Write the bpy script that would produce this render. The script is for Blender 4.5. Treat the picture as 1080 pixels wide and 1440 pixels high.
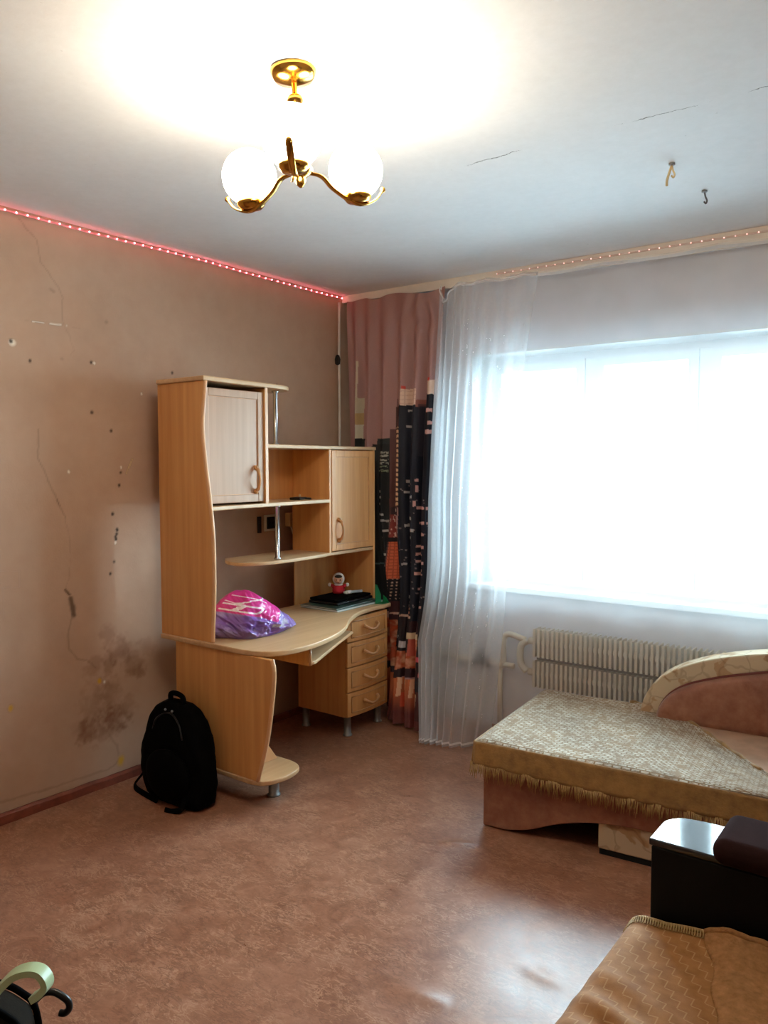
import bpy, math, random
import numpy as np
from mathutils import Vector, Matrix

for o in list(bpy.data.objects):
    bpy.data.objects.remove(o)
scene = bpy.context.scene
COL = scene.collection
random.seed(7)

# ------------------------------------------------------------------ camera
cam_d = bpy.data.cameras.new('camera')
cam_d.sensor_fit = 'HORIZONTAL'
cam_d.sensor_width = 36.0
cam_d.lens = 1101.09 / 1080 * 36.0
cam_d.clip_start = 0.02
cam = bpy.data.objects.new('camera', cam_d)
COL.objects.link(cam)
_r, _d, _f = Vector((.80266, .59643, -.00152)), Vector((.03504, -.04971, -.99815)), Vector((-.5954, .80112, -.0608))
cam.matrix_world = Matrix(((_r.x, -_d.x, -_f.x, 3.188), (_r.y, -_d.y, -_f.y, -3.881), (_r.z, -_d.z, -_f.z, 1.497), (0, 0, 0, 1)))
scene.camera = cam

# ------------------------------------------------------------------ sky, exposure
world = bpy.data.worlds.new('overcast_sky')
scene.world = world
world.use_nodes = True
bg = world.node_tree.nodes['Background']
bg.inputs[0].default_value = (.66, .88, 1.0, 1)
bg.inputs[1].default_value = 34.0
pd = bpy.data.lights.new('window_portal', 'AREA')
pd.shape = 'RECTANGLE'; pd.size = 1.88; pd.size_y = 1.30
pd.cycles.is_portal = True
po = bpy.data.objects.new('window_portal', pd)
COL.objects.link(po)
po.location = (1.82, .50, 1.4625); po.rotation_euler = (-math.pi / 2, 0, 0)
LAMP = 44.0
LED_WALL, LED_RAIL = 22.0, 2.0
vs = scene.view_settings
scene.display_settings.display_device = 'sRGB'
vs.view_transform = 'Standard'; vs.look = 'None'; vs.gamma = 1.0; vs.use_curve_mapping = False
vs.exposure = 0.24
cy = scene.cycles
cy.use_denoising = True
cy.max_bounces = 10; cy.diffuse_bounces = 5; cy.glossy_bounces = 4; cy.transparent_max_bounces = 24; cy.transmission_bounces = 6
cy.sample_clamp_indirect = 8.0
cy.caustics_reflective = False; cy.caustics_refractive = False

H = 2.55        # ceiling height
YW = .06        # inner face of the window wall


# ------------------------------------------------------------------ materials
def C(r, g, b):
    def f(c):
        c /= 255.0
        return c / 12.92 if c <= .04045 else ((c + .055) / 1.055) ** 2.4
    return (f(r), f(g), f(b), 1.0)


class NT:
    def __init__(self, name):
        self.m = bpy.data.materials.new(name)
        self.m.use_nodes = True
        self.t = self.m.node_tree
        self.b = self.t.nodes['Principled BSDF']
        self.out = self.t.nodes['Material Output']

    def n(self, kind, **kw):
        nd = self.t.nodes.new('ShaderNode' + kind)
        for k, v in kw.items():
            if k in nd.inputs:
                nd.inputs[k].default_value = v
            else:
                setattr(nd, k, v)
        return nd

    def l(self, a, b):
        self.t.links.new(a, b)

    def coord(self, scale=(1, 1, 1), rot=(0, 0, 0), kind='Object', distort=0):
        tc = self.n('TexCoord'); mp = self.n('Mapping')
        mp.inputs['Scale'].default_value = scale; mp.inputs['Rotation'].default_value = rot
        self.l(tc.outputs[kind], mp.inputs['Vector'])
        return mp.outputs['Vector']

    def noise(self, vec, scale, detail=4, rough=.55, distort=0):
        nd = self.n('TexNoise'); nd.inputs['Scale'].default_value = scale
        nd.inputs['Detail'].default_value = detail; nd.inputs['Roughness'].default_value = rough
        nd.inputs['Distortion'].default_value = distort
        self.l(vec, nd.inputs['Vector'])
        return nd.outputs['Fac']

    def ramp(self, fac, stops):
        r = self.n('ValToRGB')
        e = r.color_ramp.elements
        while len(e) < len(stops):
            e.new(.5)
        for el, (p, c) in zip(e, stops):
            el.position = p; el.color = c
        self.l(fac, r.inputs['Fac'])
        return r.outputs['Color']

    def mix(self, fac, a, b, blend='MIX'):
        m = self.n('Mix'); m.data_type = 'RGBA'; m.blend_type = blend
        for v, idx in ((fac, 0), (a, 6), (b, 7)):
            if hasattr(v, 'is_output'):
                self.l(v, m.inputs[idx])
            else:
                m.inputs[idx].default_value = v
        return m.outputs[2]

    def math(self, op, a, b=0.0):
        m = self.n('Math'); m.operation = op
        for v, i in ((a, 0), (b, 1)):
            if hasattr(v, 'is_output'):
                self.l(v, m.inputs[i])
            else:
                m.inputs[i].default_value = v
        return m.outputs[0]

    def bump(self, h, strength=.3, dist=.01):
        b = self.n('Bump'); b.inputs['Strength'].default_value = strength; b.inputs['Distance'].default_value = dist
        self.l(h, b.inputs['Height']); self.l(b.outputs[0], self.b.inputs['Normal'])

    def set(self, col=None, rough=None, metal=None, spec=None, emit=None, estr=None, sheen=None):
        b = self.b
        for k, v in (('Base Color', col), ('Roughness', rough), ('Metallic', metal), ('Specular IOR Level', spec),
                     ('Emission Color', emit), ('Emission Strength', estr), ('Sheen Weight', sheen)):
            if v is None:
                continue
            if hasattr(v, 'is_output'):
                self.l(v, b.inputs[k])
            else:
                b.inputs[k].default_value = v
        return self


def plain(name, col, rough=.5, metal=0, spec=.5, var=.12, scale=12, bump=0, bscale=60, sheen=None):
    """one colour with a little procedural mottling and grain"""
    t = NT(name)
    v = t.coord()
    dk = tuple(c * (1 - var) for c in col[:3]) + (1,)
    lt = tuple(min(1, c * (1 + var)) for c in col[:3]) + (1,)
    t.set(t.ramp(t.noise(v, scale), [(.3, dk), (.7, lt)]), rough, metal, spec, sheen=sheen)
    if bump:
        t.bump(t.noise(v, bscale, 3), bump, .004)
    return t.m


def wood(name, a, b, rough=.42, stretch=(1, 1, .04), scale=40):
    t = NT(name)
    v = t.coord(stretch)
    f1 = t.noise(v, scale, 5, .6)
    f2 = t.noise(v, scale * .25, 2)
    c = t.ramp(f1, [(.3, a), (.72, b)])
    c = t.mix(.35, c, t.ramp(f2, [(.35, a), (.65, b)]))
    t.set(c, rough, 0, .4)
    t.bump(f1, .05, .002)
    return t.m


M = {}
M['wood'] = wood('beech_laminate', C(196, 134, 76), C(222, 164, 102))
M['wood_h'] = wood('beech_laminate_flat', C(188, 148, 106), C(208, 172, 130), .45, (1, .04, 1), 40)
M['wood_door'] = wood('pale_beech_door', C(168, 131, 102), C(186, 148, 118), .42)
M['wood_edge'] = plain('beech_edge_band', C(214, 164, 118), .4, var=.05)
M['wood_handle'] = plain('wooden_handle', C(196, 142, 92), .35, var=.1)
M['chrome'] = plain('brushed_chrome', C(190, 192, 196), .25, 1.0, var=.05)
M['grey_metal'] = plain('grey_metal_leg', C(150, 152, 152), .4, .7, var=.08)
M['brass'] = plain('polished_brass', C(214, 160, 70), .18, 1.0, var=.06)
M['black_cloth'] = plain('black_nylon', C(5, 5, 6), .85, var=.2, bump=.15, bscale=400, spec=.06)
M['black_cloth2'] = plain('black_webbing', C(4, 4, 5), .85, var=.2, spec=.06)
M['black_plastic'] = plain('black_plastic', C(16, 16, 18), .35, var=.1)
M['white_plastic'] = plain('white_plastic', C(235, 236, 236), .35, var=.02)
M['cream_plastic'] = plain('cream_plastic', C(206, 178, 128), .45, var=.05)
M['cream_paint'] = plain('cream_paint', C(226, 214, 190), .4, var=.05, bump=.05)
M['white_paint'] = plain('white_frame', C(240, 242, 243), .35, var=.02)
M['reveal'] = plain('white_plaster_reveal', C(228, 230, 230), .7, var=.03)
M['rail'] = plain('ivory_cornice', C(238, 230, 216), .5, var=.05, bump=.05)
M['red_cloth'] = plain('red_felt', C(190, 30, 42), .8, var=.1)
M['skin_doll'] = plain('doll_face', C(226, 180, 150), .5, var=.03)
M['white_felt'] = plain('white_felt', C(232, 226, 220), .85, var=.04)
M['hair'] = plain('dark_hair', C(18, 14, 14), .6, var=.1)
M['green_paper'] = plain('green_paper', C(10, 112, 62), .55, var=.15)
M['book_a'] = plain('teal_cover', C(96, 130, 126), .35, var=.2, scale=20)
M['book_b'] = plain('dark_green_cover', C(44, 66, 58), .35, var=.3, scale=30)
M['paper'] = plain('paper_edge', C(218, 222, 218), .7, var=.05)
M['umb_green'] = plain('pale_green_plastic', C(190, 214, 170), .3, var=.05)
M['umb_steel'] = plain('umbrella_shaft', C(60, 64, 62), .3, .8)
M['grey_bag'] = plain('dark_grey_cloth', C(40, 37, 33), .95, var=.15, bump=.3, bscale=500, spec=.1)
M['velour_brown'] = plain('dark_brown_velour', C(48, 31, 30), 1.0, var=.12, scale=8, bump=.1, bscale=300, spec=.03)
M['dark'] = plain('dark_void', C(12, 11, 11), .9)
M['wire_white'] = plain('white_wire', C(218, 210, 198), .5)
M['pipe'] = plain('cream_pipe', C(222, 208, 184), .4, var=.05)
M['valve'] = plain('grey_valve', C(96, 92, 92), .45, .4)
M['radiator'] = plain('cream_radiator', C(222, 212, 192), .45, var=.04)


def m_arm():
    t = NT('black_lacquer_board')
    v = t.coord((1, 1, 1))
    t.set(t.ramp(t.noise(v, 20), [(.3, C(9, 8, 9)), (.7, C(15, 13, 14))]), .08, 0, .9)
    return t.m
M['lacquer'] = m_arm()
M['arm_side'] = plain('black_arm_side', C(9, 8, 9), .55, spec=.2, var=.15)


def m_velour():
    t = NT('rose_velour')
    v = t.coord()
    f = t.noise(v, 26, 6, .6); g = t.noise(v, 5, 3)
    c = t.mix(.5, t.ramp(f, [(.3, C(122, 74, 56)), (.7, C(176, 122, 94))]), t.ramp(g, [(.35, C(128, 76, 60)), (.65, C(168, 112, 86))]))
    t.set(c, .75, 0, .25, sheen=.35)
    t.bump(f, .12, .004)
    return t.m
M['velour'] = m_velour()
M['velour_pale'] = plain('beige_mattress_cover', C(170, 132, 104), .8, var=.12, scale=14, bump=.1, bscale=120)


def m_floral():
    t = NT('cream_floral_fabric')
    v = t.coord()
    vo = t.n('TexVoronoi'); vo.feature = 'DISTANCE_TO_EDGE'; vo.inputs['Scale'].default_value = 11
    wv = t.n('Mix'); wv.data_type = 'VECTOR'
    nz = t.n('TexNoise'); nz.inputs['Scale'].default_value = 9
    t.l(v, nz.inputs['Vector'])
    wv.inputs[0].default_value = .12
    t.l(v, wv.inputs[4]); t.l(nz.outputs['Color'], wv.inputs[5])
    t.l(wv.outputs[1], vo.inputs['Vector'])
    n2 = t.noise(v, 8, 3, .5, .8)
    leaf = t.ramp(n2, [(.54, (0, 0, 0, 1)), (.57, (1, 1, 1, 1))])
    vein = t.ramp(vo.outputs['Distance'], [(.02, (1, 1, 1, 1)), (.06, (0, 0, 0, 1))])
    c = t.mix(leaf, C(206, 186, 156), C(184, 152, 118))
    c = t.mix(t.math('MULTIPLY', vein, .3), c, C(120, 84, 62))
    t.set(c, .8, 0, .2)
    t.bump(t.noise(v, 300, 2), .1, .003)
    return t.m
M['floral'] = m_floral()


def m_weave():
    """plush throw: rows of short pale dashes over a brown ground"""
    t = NT('plush_throw')
    tc = t.n('TexCoord')
    mp = t.n('Mapping'); t.l(tc.outputs['UV'], mp.inputs['Vector'])
    br = t.n('TexBrick'); br.offset = .5; br.squash = 1
    br.inputs['Scale'].default_value = 1
    br.inputs['Brick Width'].default_value = .036; br.inputs['Row Height'].default_value = .0165
    br.inputs['Mortar Size'].default_value = .0048; br.inputs['Mortar Smooth'].default_value = .6
    t.l(mp.outputs[0], br.inputs['Vector'])
    nz = t.noise(mp.outputs[0], 26, 4, .6, .4)
    n3 = t.noise(mp.outputs[0], 4, 3)
    pale = t.math('MULTIPLY', t.math('SUBTRACT', 1.0, br.outputs['Fac']), t.ramp(nz, [(.38, (0, 0, 0, 1)), (.58, (1, 1, 1, 1))]))
    c = t.mix(pale, t.ramp(n3, [(.3, C(116, 88, 58)), (.7, C(146, 114, 76))]), t.ramp(n3, [(.3, C(180, 168, 148)), (.7, C(206, 196, 178))]))
    t.set(c, .8, 0, .25, sheen=.2)
    t.bump(pale, .5, .006)
    return t.m
M['throw'] = m_weave()
M['throw_side'] = plain('throw_gold_border', C(146, 108, 58), .8, var=.25, scale=30, bump=.4, bscale=120, sheen=.2)
M['fringe'] = plain('gold_fringe', C(176, 142, 88), .75, var=.2, scale=60)


def m_seat():
    """tan cloth crossed by pale stair-step lines"""
    t = NT('tan_jacquard_cover')
    tc = t.n('TexCoord'); sp = t.n('SeparateXYZ')
    t.l(tc.outputs['UV'], sp.inputs[0])
    def cell(du, dv):
        i = t.math('FLOOR', t.math('MULTIPLY', t.math('ADD', sp.outputs['X'], du), 1 / .020))
        j = t.math('FLOOR', t.math('MULTIPLY', t.math('ADD', sp.outputs['Y'], dv), 1 / .026))
        return t.math('FLOOR', t.math('DIVIDE', t.math('ADD', i, j), 2.0))
    s0 = cell(0, 0)
    e1 = t.math('GREATER_THAN', t.math('ABSOLUTE', t.math('SUBTRACT', s0, cell(.0026, 0))), .5)
    e2 = t.math('GREATER_THAN', t.math('ABSOLUTE', t.math('SUBTRACT', s0, cell(0, .0026))), .5)
    line = t.math('MAXIMUM', e1, e2)
    nz = t.noise(tc.outputs['UV'], 30, 4)
    c = t.mix(t.math('MULTIPLY', line, .7), t.ramp(nz, [(.3, C(146, 96, 50)), (.7, C(172, 120, 68))]), C(190, 148, 98))
    t.set(c, .8, 0, .25, sheen=.15)
    t.bump(t.math('ADD', line, t.math('MULTIPLY', t.noise(tc.outputs['UV'], 500, 2), .3)), .3, .004)
    return t.m
M['seat_cover'] = m_seat()
M['fluffy'] = plain('fuzzy_brown_fleece', C(164, 118, 76), .9, var=.22, scale=60, bump=.9, bscale=140, spec=.1)


def m_wall_plain(name='brown_plaster', wear=False):
    t = NT(name)
    v = t.coord()
    a = t.noise(v, 2.2, 4, .6); b = t.noise(v, 14, 5, .6)
    c = t.mix(.45, t.ramp(a, [(.3, C(178, 144, 120)), (.7, C(194, 162, 138))]), t.ramp(b, [(.3, C(182, 149, 125)), (.7, C(192, 159, 134))]))
    if wear:
        at = t.n('Attribute'); at.attribute_name = 'wear'
        c = t.mix(at.outputs['Alpha'], c, at.outputs['Color'])
    t.set(c, .62, 0, .3)
    hb = t.math('ADD', t.math('MULTIPLY', b, .6), t.math('MULTIPLY', t.noise(v, 120, 3), .25))
    if wear:
        hb = t.math('SUBTRACT', hb, t.math('MULTIPLY', at.outputs['Alpha'], .35))
    t.bump(hb, .22, .008)
    return t.m
M['wall'] = m_wall_plain()
M['wall_worn'] = m_wall_plain('brown_plaster_worn', True)
M['wall_window'] = plain('lilac_grey_plaster', C(226, 226, 232), .75, var=.06, scale=6, bump=.15, bscale=40)


def m_ceiling():
    t = NT('whitewashed_ceiling')
    v = t.coord()
    a = t.noise(v, 1.4, 3); b = t.noise(v, 30, 5, .65)
    c = t.mix(.4, t.ramp(a, [(.3, C(228, 229, 230)), (.7, C(242, 242, 242))]), t.ramp(b, [(.25, C(230, 229, 228)), (.7, C(243, 243, 243))]))
    sep = t.n('SeparateXYZ'); tc = t.n('TexCoord'); t.l(tc.outputs['Object'], sep.inputs[0])
    nx = t.noise(v, 7, 6, .7)
    # slab joint running across the ceiling
    dy = t.math('ABSOLUTE', t.math('ADD', t.math('ADD', sep.outputs['Y'], 1.432), t.math('MULTIPLY', t.math('SUBTRACT', nx, .5), .07)))
    line = t.math('LESS_THAN', dy, t.math('MULTIPLY', t.math('MAXIMUM', t.math('SUBTRACT', t.noise(v, 4.5, 2), .46), 0.0), .028))
    inx = t.math('GREATER_THAN', sep.outputs['X'], 1.5)
    line = t.math('MULTIPLY', line, inx)
    c = t.mix(t.math('MULTIPLY', line, .75), c, C(84, 82, 78))
    sp = t.ramp(t.noise(v, 34, 2), [(.77, (0, 0, 0, 1)), (.8, (1, 1, 1, 1))])
    c = t.mix(t.math('MULTIPLY', sp, .25), c, C(150, 148, 142))
    t.set(c, .85, 0, .2)
    t.bump(t.math('SUBTRACT', b, line), .12, .006)
    return t.m
M['ceiling'] = m_ceiling()


def m_floor():
    t = NT('marbled_linoleum')
    v = t.coord()
    big = t.noise(v, 1.6, 4, .6)
    st = t.noise(v, 9, 10, .72, 1.0)
    fine = t.noise(t.coord((1, 2.2, 1), (0, 0, .6)), 30, 6, .7, 1.0)
    c = t.ramp(st, [(.35, C(104, 61, 42)), (.45, C(140, 93, 70)), (.57, C(162, 114, 89)), (.67, C(188, 143, 116))])
    def hair(rot, sc, k):
        # short crinkle strokes: thin contour lines of a noise, broken up by another
        w_ = t.noise(t.coord((1, 2.6, 1), (0, 0, rot)), sc, 4, .6, .8)
        ln = t.ramp(w_, [(.465, (0, 0, 0, 1)), (.495, (1, 1, 1, 1)), (.505, (1, 1, 1, 1)), (.535, (0, 0, 0, 1))])
        br = t.ramp(t.noise(v, k, 2), [(.48, (0, 0, 0, 1)), (.56, (1, 1, 1, 1))])
        return t.math('MULTIPLY', ln, br)
    c = t.mix(t.math('MULTIPLY', hair(.7, 13, 6), .75), c, C(206, 164, 134))
    c = t.mix(t.math('MULTIPLY', hair(-.6, 15, 7.3), .70), c, C(200, 158, 129))
    c = t.mix(t.math('MULTIPLY', hair(.2, 16, 5.1), .72), c, C(84, 47, 34))
    c = t.mix(t.math('MULTIPLY', hair(-1.1, 14, 6.7), .66), c, C(88, 51, 36))
    c = t.mix(.30, c, t.ramp(fine, [(.35, C(124, 76, 54)), (.65, C(172, 124, 98))]))
    c = t.mix(.30, c, t.ramp(big, [(.35, C(132, 80, 56)), (.65, C(168, 120, 96))]))
    t.set(c, t.ramp(st, [(.3, (.27,) * 3 + (1,)), (.7, (.40,) * 3 + (1,))]), 0, .46)
    t.bump(t.math('ADD', st, t.math('MULTIPLY', t.noise(v, 3, 2), 1.2)), .10, .006)
    return t.m
M['floor'] = m_floor()
M['baseboard'] = plain('worn_red_brown_paint', C(122, 62, 44), .6, var=.3, scale=18, bump=.3, bscale=30)


def m_sheer(name='white_voile', thick=.262, edge=.24):
    t = NT(name)
    t.t.nodes.remove(t.b)
    tr = t.n('BsdfTransparent'); tl = t.n('BsdfTranslucent'); df = t.n('BsdfDiffuse')
    v = t.coord()
    f = t.noise(v, 60, 2)
    col = t.ramp(f, [(.3, C(244, 247, 250)), (.7, C(252, 253, 255))])
    t.l(col, tl.inputs['Color']); t.l(col, df.inputs['Color'])
    tr.inputs['Color'].default_value = (1, 1, 1, 1)
    m1 = t.n('MixShader'); m1.inputs[0].default_value = .55
    t.l(tl.outputs[0], m1.inputs[1]); t.l(df.outputs[0], m1.inputs[2])
    # the weave closes up where the cloth is seen edge-on
    lw = t.n('LayerWeight'); lw.inputs['Blend'].default_value = .35
    fac = t.math('ADD', thick, t.math('MULTIPLY', lw.outputs['Facing'], edge))
    m2 = t.n('MixShader'); t.l(fac, m2.inputs[0])
    t.l(tr.outputs[0], m2.inputs[1]); t.l(m1.outputs[0], m2.inputs[2])
    t.l(m2.outputs[0], t.out.inputs['Surface'])
    return t.m
M['sheer'] = m_sheer()
M['sheer_fine'] = m_sheer('fine_white_voile', .242, 0.0)


def m_glass():
    t = NT('window_glass')
    t.t.nodes.remove(t.b)
    tr = t.n('BsdfTransparent'); gl = t.n('BsdfGlossy'); gl.inputs['Roughness'].default_value = .02
    v = t.coord(); col = t.ramp(t.noise(v, 2, 2), [(.3, (.95, .98, .98, 1)), (.7, (.98, 1, 1, 1))])
    t.l(col, tr.inputs['Color'])
    fr = t.n('Fresnel'); fr.inputs['IOR'].default_value = 1.35
    m = t.n('MixShader'); t.l(fr.outputs[0], m.inputs[0]); t.l(tr.outputs[0], m.inputs[1]); t.l(gl.outputs[0], m.inputs[2])
    t.l(m.outputs[0], t.out.inputs['Surface'])
    return t.m
M['glass'] = m_glass()


def m_emit(name, col, strength):
    t = NT(name)
    v = t.coord()
    c2 = tuple(c * .96 for c in col[:3]) + (1,)
    t.set(col, .4, emit=t.ramp(t.noise(v, 5, 1), [(.3, c2), (.7, col)]), estr=strength)
    return t.m
M['globe'] = m_emit('lit_opal_glass', (1.0, .87, .68, 1), LAMP)
M['led_wall'] = m_emit('red_led', (1.0, .15, .19, 1), LED_WALL)
M['led_rail'] = m_emit('pale_red_led', (1.0, .50, .46, 1), LED_RAIL)
M['led_tape'] = plain('led_tape', C(226, 150, 150), .5, var=.06)
M['led_tape_w'] = plain('led_tape_white', C(222, 200, 186), .5, var=.06)


def m_attr(name, rough=.7, sheen=None, spec=.3, bump=0):
    t = NT(name)
    at = t.n('Attribute'); at.attribute_name = 'print'
    f = t.noise(t.coord(), 300, 2)
    c = t.mix(.12, at.outputs['Color'], t.ramp(f, [(.3, (0, 0, 0, 1)), (.7, (.5, .5, .5, 1))]), 'OVERLAY')
    t.set(c, rough, 0, spec, sheen=sheen)
    if bump:
        t.bump(f, bump, .003)
    return t.m
M['print'] = m_attr('printed_satin', .55)
M['bag_print'] = m_attr('printed_polythene', .22, None, .6)


# ------------------------------------------------------------------ mesh helpers
class MB:
    """collects shapes in world coordinates; build() links them as one mesh object"""
    def __init__(self):
        self.v = []; self.f = []; self.uv = None

    def box(self, x0, x1, y0, y1, z0, z1):
        b = len(self.v)
        self.v += [(x0, y0, z0), (x1, y0, z0), (x1, y1, z0), (x0, y1, z0), (x0, y0, z1), (x1, y0, z1), (x1, y1, z1), (x0, y1, z1)]
        self.f += [tuple(b + i for i in q) for q in ((0, 3, 2, 1), (4, 5, 6, 7), (0, 1, 5, 4), (1, 2, 6, 5), (2, 3, 7, 6), (3, 0, 4, 7))]
        return self

    def prism(self, pts, axis, lo, hi):
        """outline in the plane across axis, extruded lo..hi; axis z: (x,y), y: (x,z), x: (y,z)"""
        n = len(pts); b = len(self.v)
        for h in (lo, hi):
            for a, c in pts:
                self.v.append({'z': (a, c, h), 'y': (a, h, c), 'x': (h, a, c)}[axis])
        self.f.append(tuple(b + i for i in range(n)))
        self.f.append(tuple(b + n + i for i in reversed(range(n))))
        for i in range(n):
            j = (i + 1) % n
            self.f.append((b + i, b + n + i, b + n + j, b + j))
        return self

    def tube(self, path, r, seg=10, cap=True, flat=None):
        """round bar along a path; r may be a list; flat=(w,h) gives a rectangular bar"""
        P = [Vector(p) for p in path]; n = len(P); b = len(self.v)
        up = None
        rings = []
        for i, p in enumerate(P):
            t = (P[min(i + 1, n - 1)] - P[max(i - 1, 0)]).normalized()
            if up is None:
                up = Vector((0, 0, 1)) if abs(t.z) < .9 else Vector((0, 1, 0))
            s = t.cross(up).normalized(); up = s.cross(t).normalized()
            rr = r[i] if isinstance(r, (list, tuple)) else r
            ring = []
            for k in range(seg):
                a = 2 * math.pi * (k + .5) / seg
                if flat:
                    ca, sa = math.cos(a), math.sin(a)
                    m = max(abs(ca), abs(sa))
                    off = s * (flat[0] * ca / m) + up * (flat[1] * sa / m)
                else:
                    off = s * (rr * math.cos(a)) + up * (rr * math.sin(a))
                ring.append(len(self.v)); self.v.append(tuple(p + off))
            rings.append(ring)
        for a, c in zip(rings, rings[1:]):
            for k in range(seg):
                self.f.append((a[k], a[(k + 1) % seg], c[(k + 1) % seg], c[k]))
        if cap:
            self.f.append(tuple(reversed(rings[0]))); self.f.append(tuple(rings[-1]))
        return self

    def lathe(self, prof, c=(0, 0, 0), seg=24, axis='z'):
        b = len(self.v); n = len(prof)
        for r, h in prof:
            for k in range(seg):
                a = 2 * math.pi * k / seg
                x, y = r * math.cos(a), r * math.sin(a)
                p = {'z': (x, y, h), 'x': (h, x, y), 'y': (x, h, y)}[axis]
                self.v.append((c[0] + p[0], c[1] + p[1], c[2] + p[2]))
        for i in range(n - 1):
            for k in range(seg):
                k2 = (k + 1) % seg
                self.f.append((b + i * seg + k, b + i * seg + k2, b + (i + 1) * seg + k2, b + (i + 1) * seg + k))
        self.f.append(tuple(b + k for k in reversed(range(seg))))
        self.f.append(tuple(b + (n - 1) * seg + k for k in range(seg)))
        return self

    def ball(self, c, r, seg=20, rings=12, sq=(1, 1, 1)):
        prof = []
        b = len(self.v)
        for i in range(rings + 1):
            th = math.pi * i / rings
            prof.append((max(1e-4, math.sin(th)), -math.cos(th)))
        for pr, ph in prof:
            for k in range(seg):
                a = 2 * math.pi * k / seg
                self.v.append((c[0] + r * sq[0] * pr * math.cos(a), c[1] + r * sq[1] * pr * math.sin(a), c[2] + r * sq[2] * ph))
        for i in range(rings):
            for k in range(seg):
                k2 = (k + 1) % seg
                self.f.append((b + i * seg + k, b + i * seg + k2, b + (i + 1) * seg + k2, b + (i + 1) * seg + k))
        return self

    def grid(self, fn, nu, nv, uv=None, wrap=False):
        b = len(self.v)
        uvs = []
        for j in range(nv + 1):
            for i in range(nu + 1):
                u, w = i / nu, j / nv
                self.v.append(tuple(fn(u, w)))
                uvs.append(uv(u, w) if uv else (u, w))
        for j in range(nv):
            for i in range(nu):
                q = b + j * (nu + 1) + i
                self.f.append((q, q + 1, q + nu + 2, q + nu + 1))
        if self.uv is None:
            self.uv = {}
        for k, c in enumerate(uvs):
            self.uv[b + k] = c
        return self

    def build(self, name, mat, parent=None, smooth=False, bevel=0, seg=2, solid=0, sub=0, origin=None, flip_fix=True):
        me = bpy.data.meshes.new(name)
        if parent is not None:
            o0 = root_loc(parent)
        else:
            if origin is None:
                a = np.array(self.v); o0 = Vector(((a[:, 0].min() + a[:, 0].max()) / 2, (a[:, 1].min() + a[:, 1].max()) / 2, a[:, 2].min()))
            else:
                o0 = Vector(origin)
        me.from_pydata([tuple(Vector(p) - o0) for p in self.v], [], self.f)
        if self.uv is not None:
            ul = me.uv_layers.new(name='UVMap')
            for lp in me.loops:
                ul.data[lp.index].uv = self.uv.get(lp.vertex_index, (0, 0))
        me.materials.append(mat)
        ob = bpy.data.objects.new(name, me)
        COL.objects.link(ob)
        if parent is not None:
            ob.parent = parent
        else:
            ob.location = o0
        if flip_fix:
            import bmesh
            bm = bmesh.new(); bm.from_mesh(me)
            bmesh.ops.recalc_face_normals(bm, faces=bm.faces)
            bm.to_mesh(me); bm.free()
        if smooth:
            for p in me.polygons:
                p.use_smooth = True
        if solid:
            md = ob.modifiers.new('solid', 'SOLIDIFY'); md.thickness = solid; md.offset = 0
        if bevel:
            md = ob.modifiers.new('bevel', 'BEVEL'); md.width = bevel; md.segments = seg; md.limit_method = 'ANGLE'; md.angle_limit = math.radians(40)
            for p in me.polygons:
                p.use_smooth = True
            wn = ob.modifiers.new('wn', 'WEIGHTED_NORMAL'); wn.keep_sharp = True
        if sub:
            md = ob.modifiers.new('sub', 'SUBSURF'); md.levels = sub; md.render_levels = sub
        return ob


def root_loc(o):
    L = Vector(o.location)
    while o.parent is not None:
        o = o.parent
        L = L + Vector(o.location)
    return L


def tag(o, label, cat, group=None):
    o['label'] = label; o['category'] = cat
    if group:
        o['group'] = group
    return o


def thing(name, loc, label, cat, group=None):
    o = bpy.data.objects.new(name, None)
    o.empty_display_size = .1
    COL.objects.link(o)
    o.location = loc
    return tag(o, label, cat, group)


def struct(o, label=None):
    o['kind'] = 'structure'
    if label:
        o['label'] = label
    return o


def spline(pts, n=8, closed=False):
    """Catmull-Rom through 2D/3D points"""
    P = [np.array(p, float) for p in pts]; N = len(P); out = []
    rng = range(N if closed else N - 1)
    for i in rng:
        p0 = P[(i - 1) % N] if closed or i > 0 else 2 * P[0] - P[1]
        p1 = P[i]; p2 = P[(i + 1) % N]
        p3 = P[(i + 2) % N] if closed or i + 2 < N else 2 * P[-1] - P[-2]
        for k in range(n):
            t = k / n
            out.append(tuple(.5 * ((2 * p1) + (-p0 + p2) * t + (2 * p0 - 5 * p1 + 4 * p2 - p3) * t * t + (-p0 + 3 * p1 - 3 * p2 + p3) * t ** 3)))
    if not closed:
        out.append(tuple(P[-1]))
    return out


def lerp_tab(x, tab):
    xs = [a for a, _ in tab]; ys = [b for _, b in tab]
    return float(np.interp(x, xs, ys))


def vnoise(seed, n=64):
    """smooth periodic 2-D value noise on numpy arrays"""
    rg = np.random.RandomState(seed); g = rg.rand(n, n)
    def f(x, y):
        x = np.asarray(x, float); y = np.asarray(y, float)
        xi = np.floor(x).astype(int); yi = np.floor(y).astype(int)
        fx = x - xi; fy = y - yi
        fx = fx * fx * (3 - 2 * fx); fy = fy * fy * (3 - 2 * fy)
        a = g[xi % n, yi % n]; b = g[(xi + 1) % n, yi % n]; c = g[xi % n, (yi + 1) % n]; d = g[(xi + 1) % n, (yi + 1) % n]
        return (a * (1 - fx) + b * fx) * (1 - fy) + (c * (1 - fx) + d * fx) * fy
    return f


def fbm(seed):
    f = vnoise(seed)
    return lambda x, y: (f(x, y) + .5 * f(2 * x + 7.3, 2 * y + 1.7) + .25 * f(4 * x + 3.1, 4 * y + 9.2)) / 1.75


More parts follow.
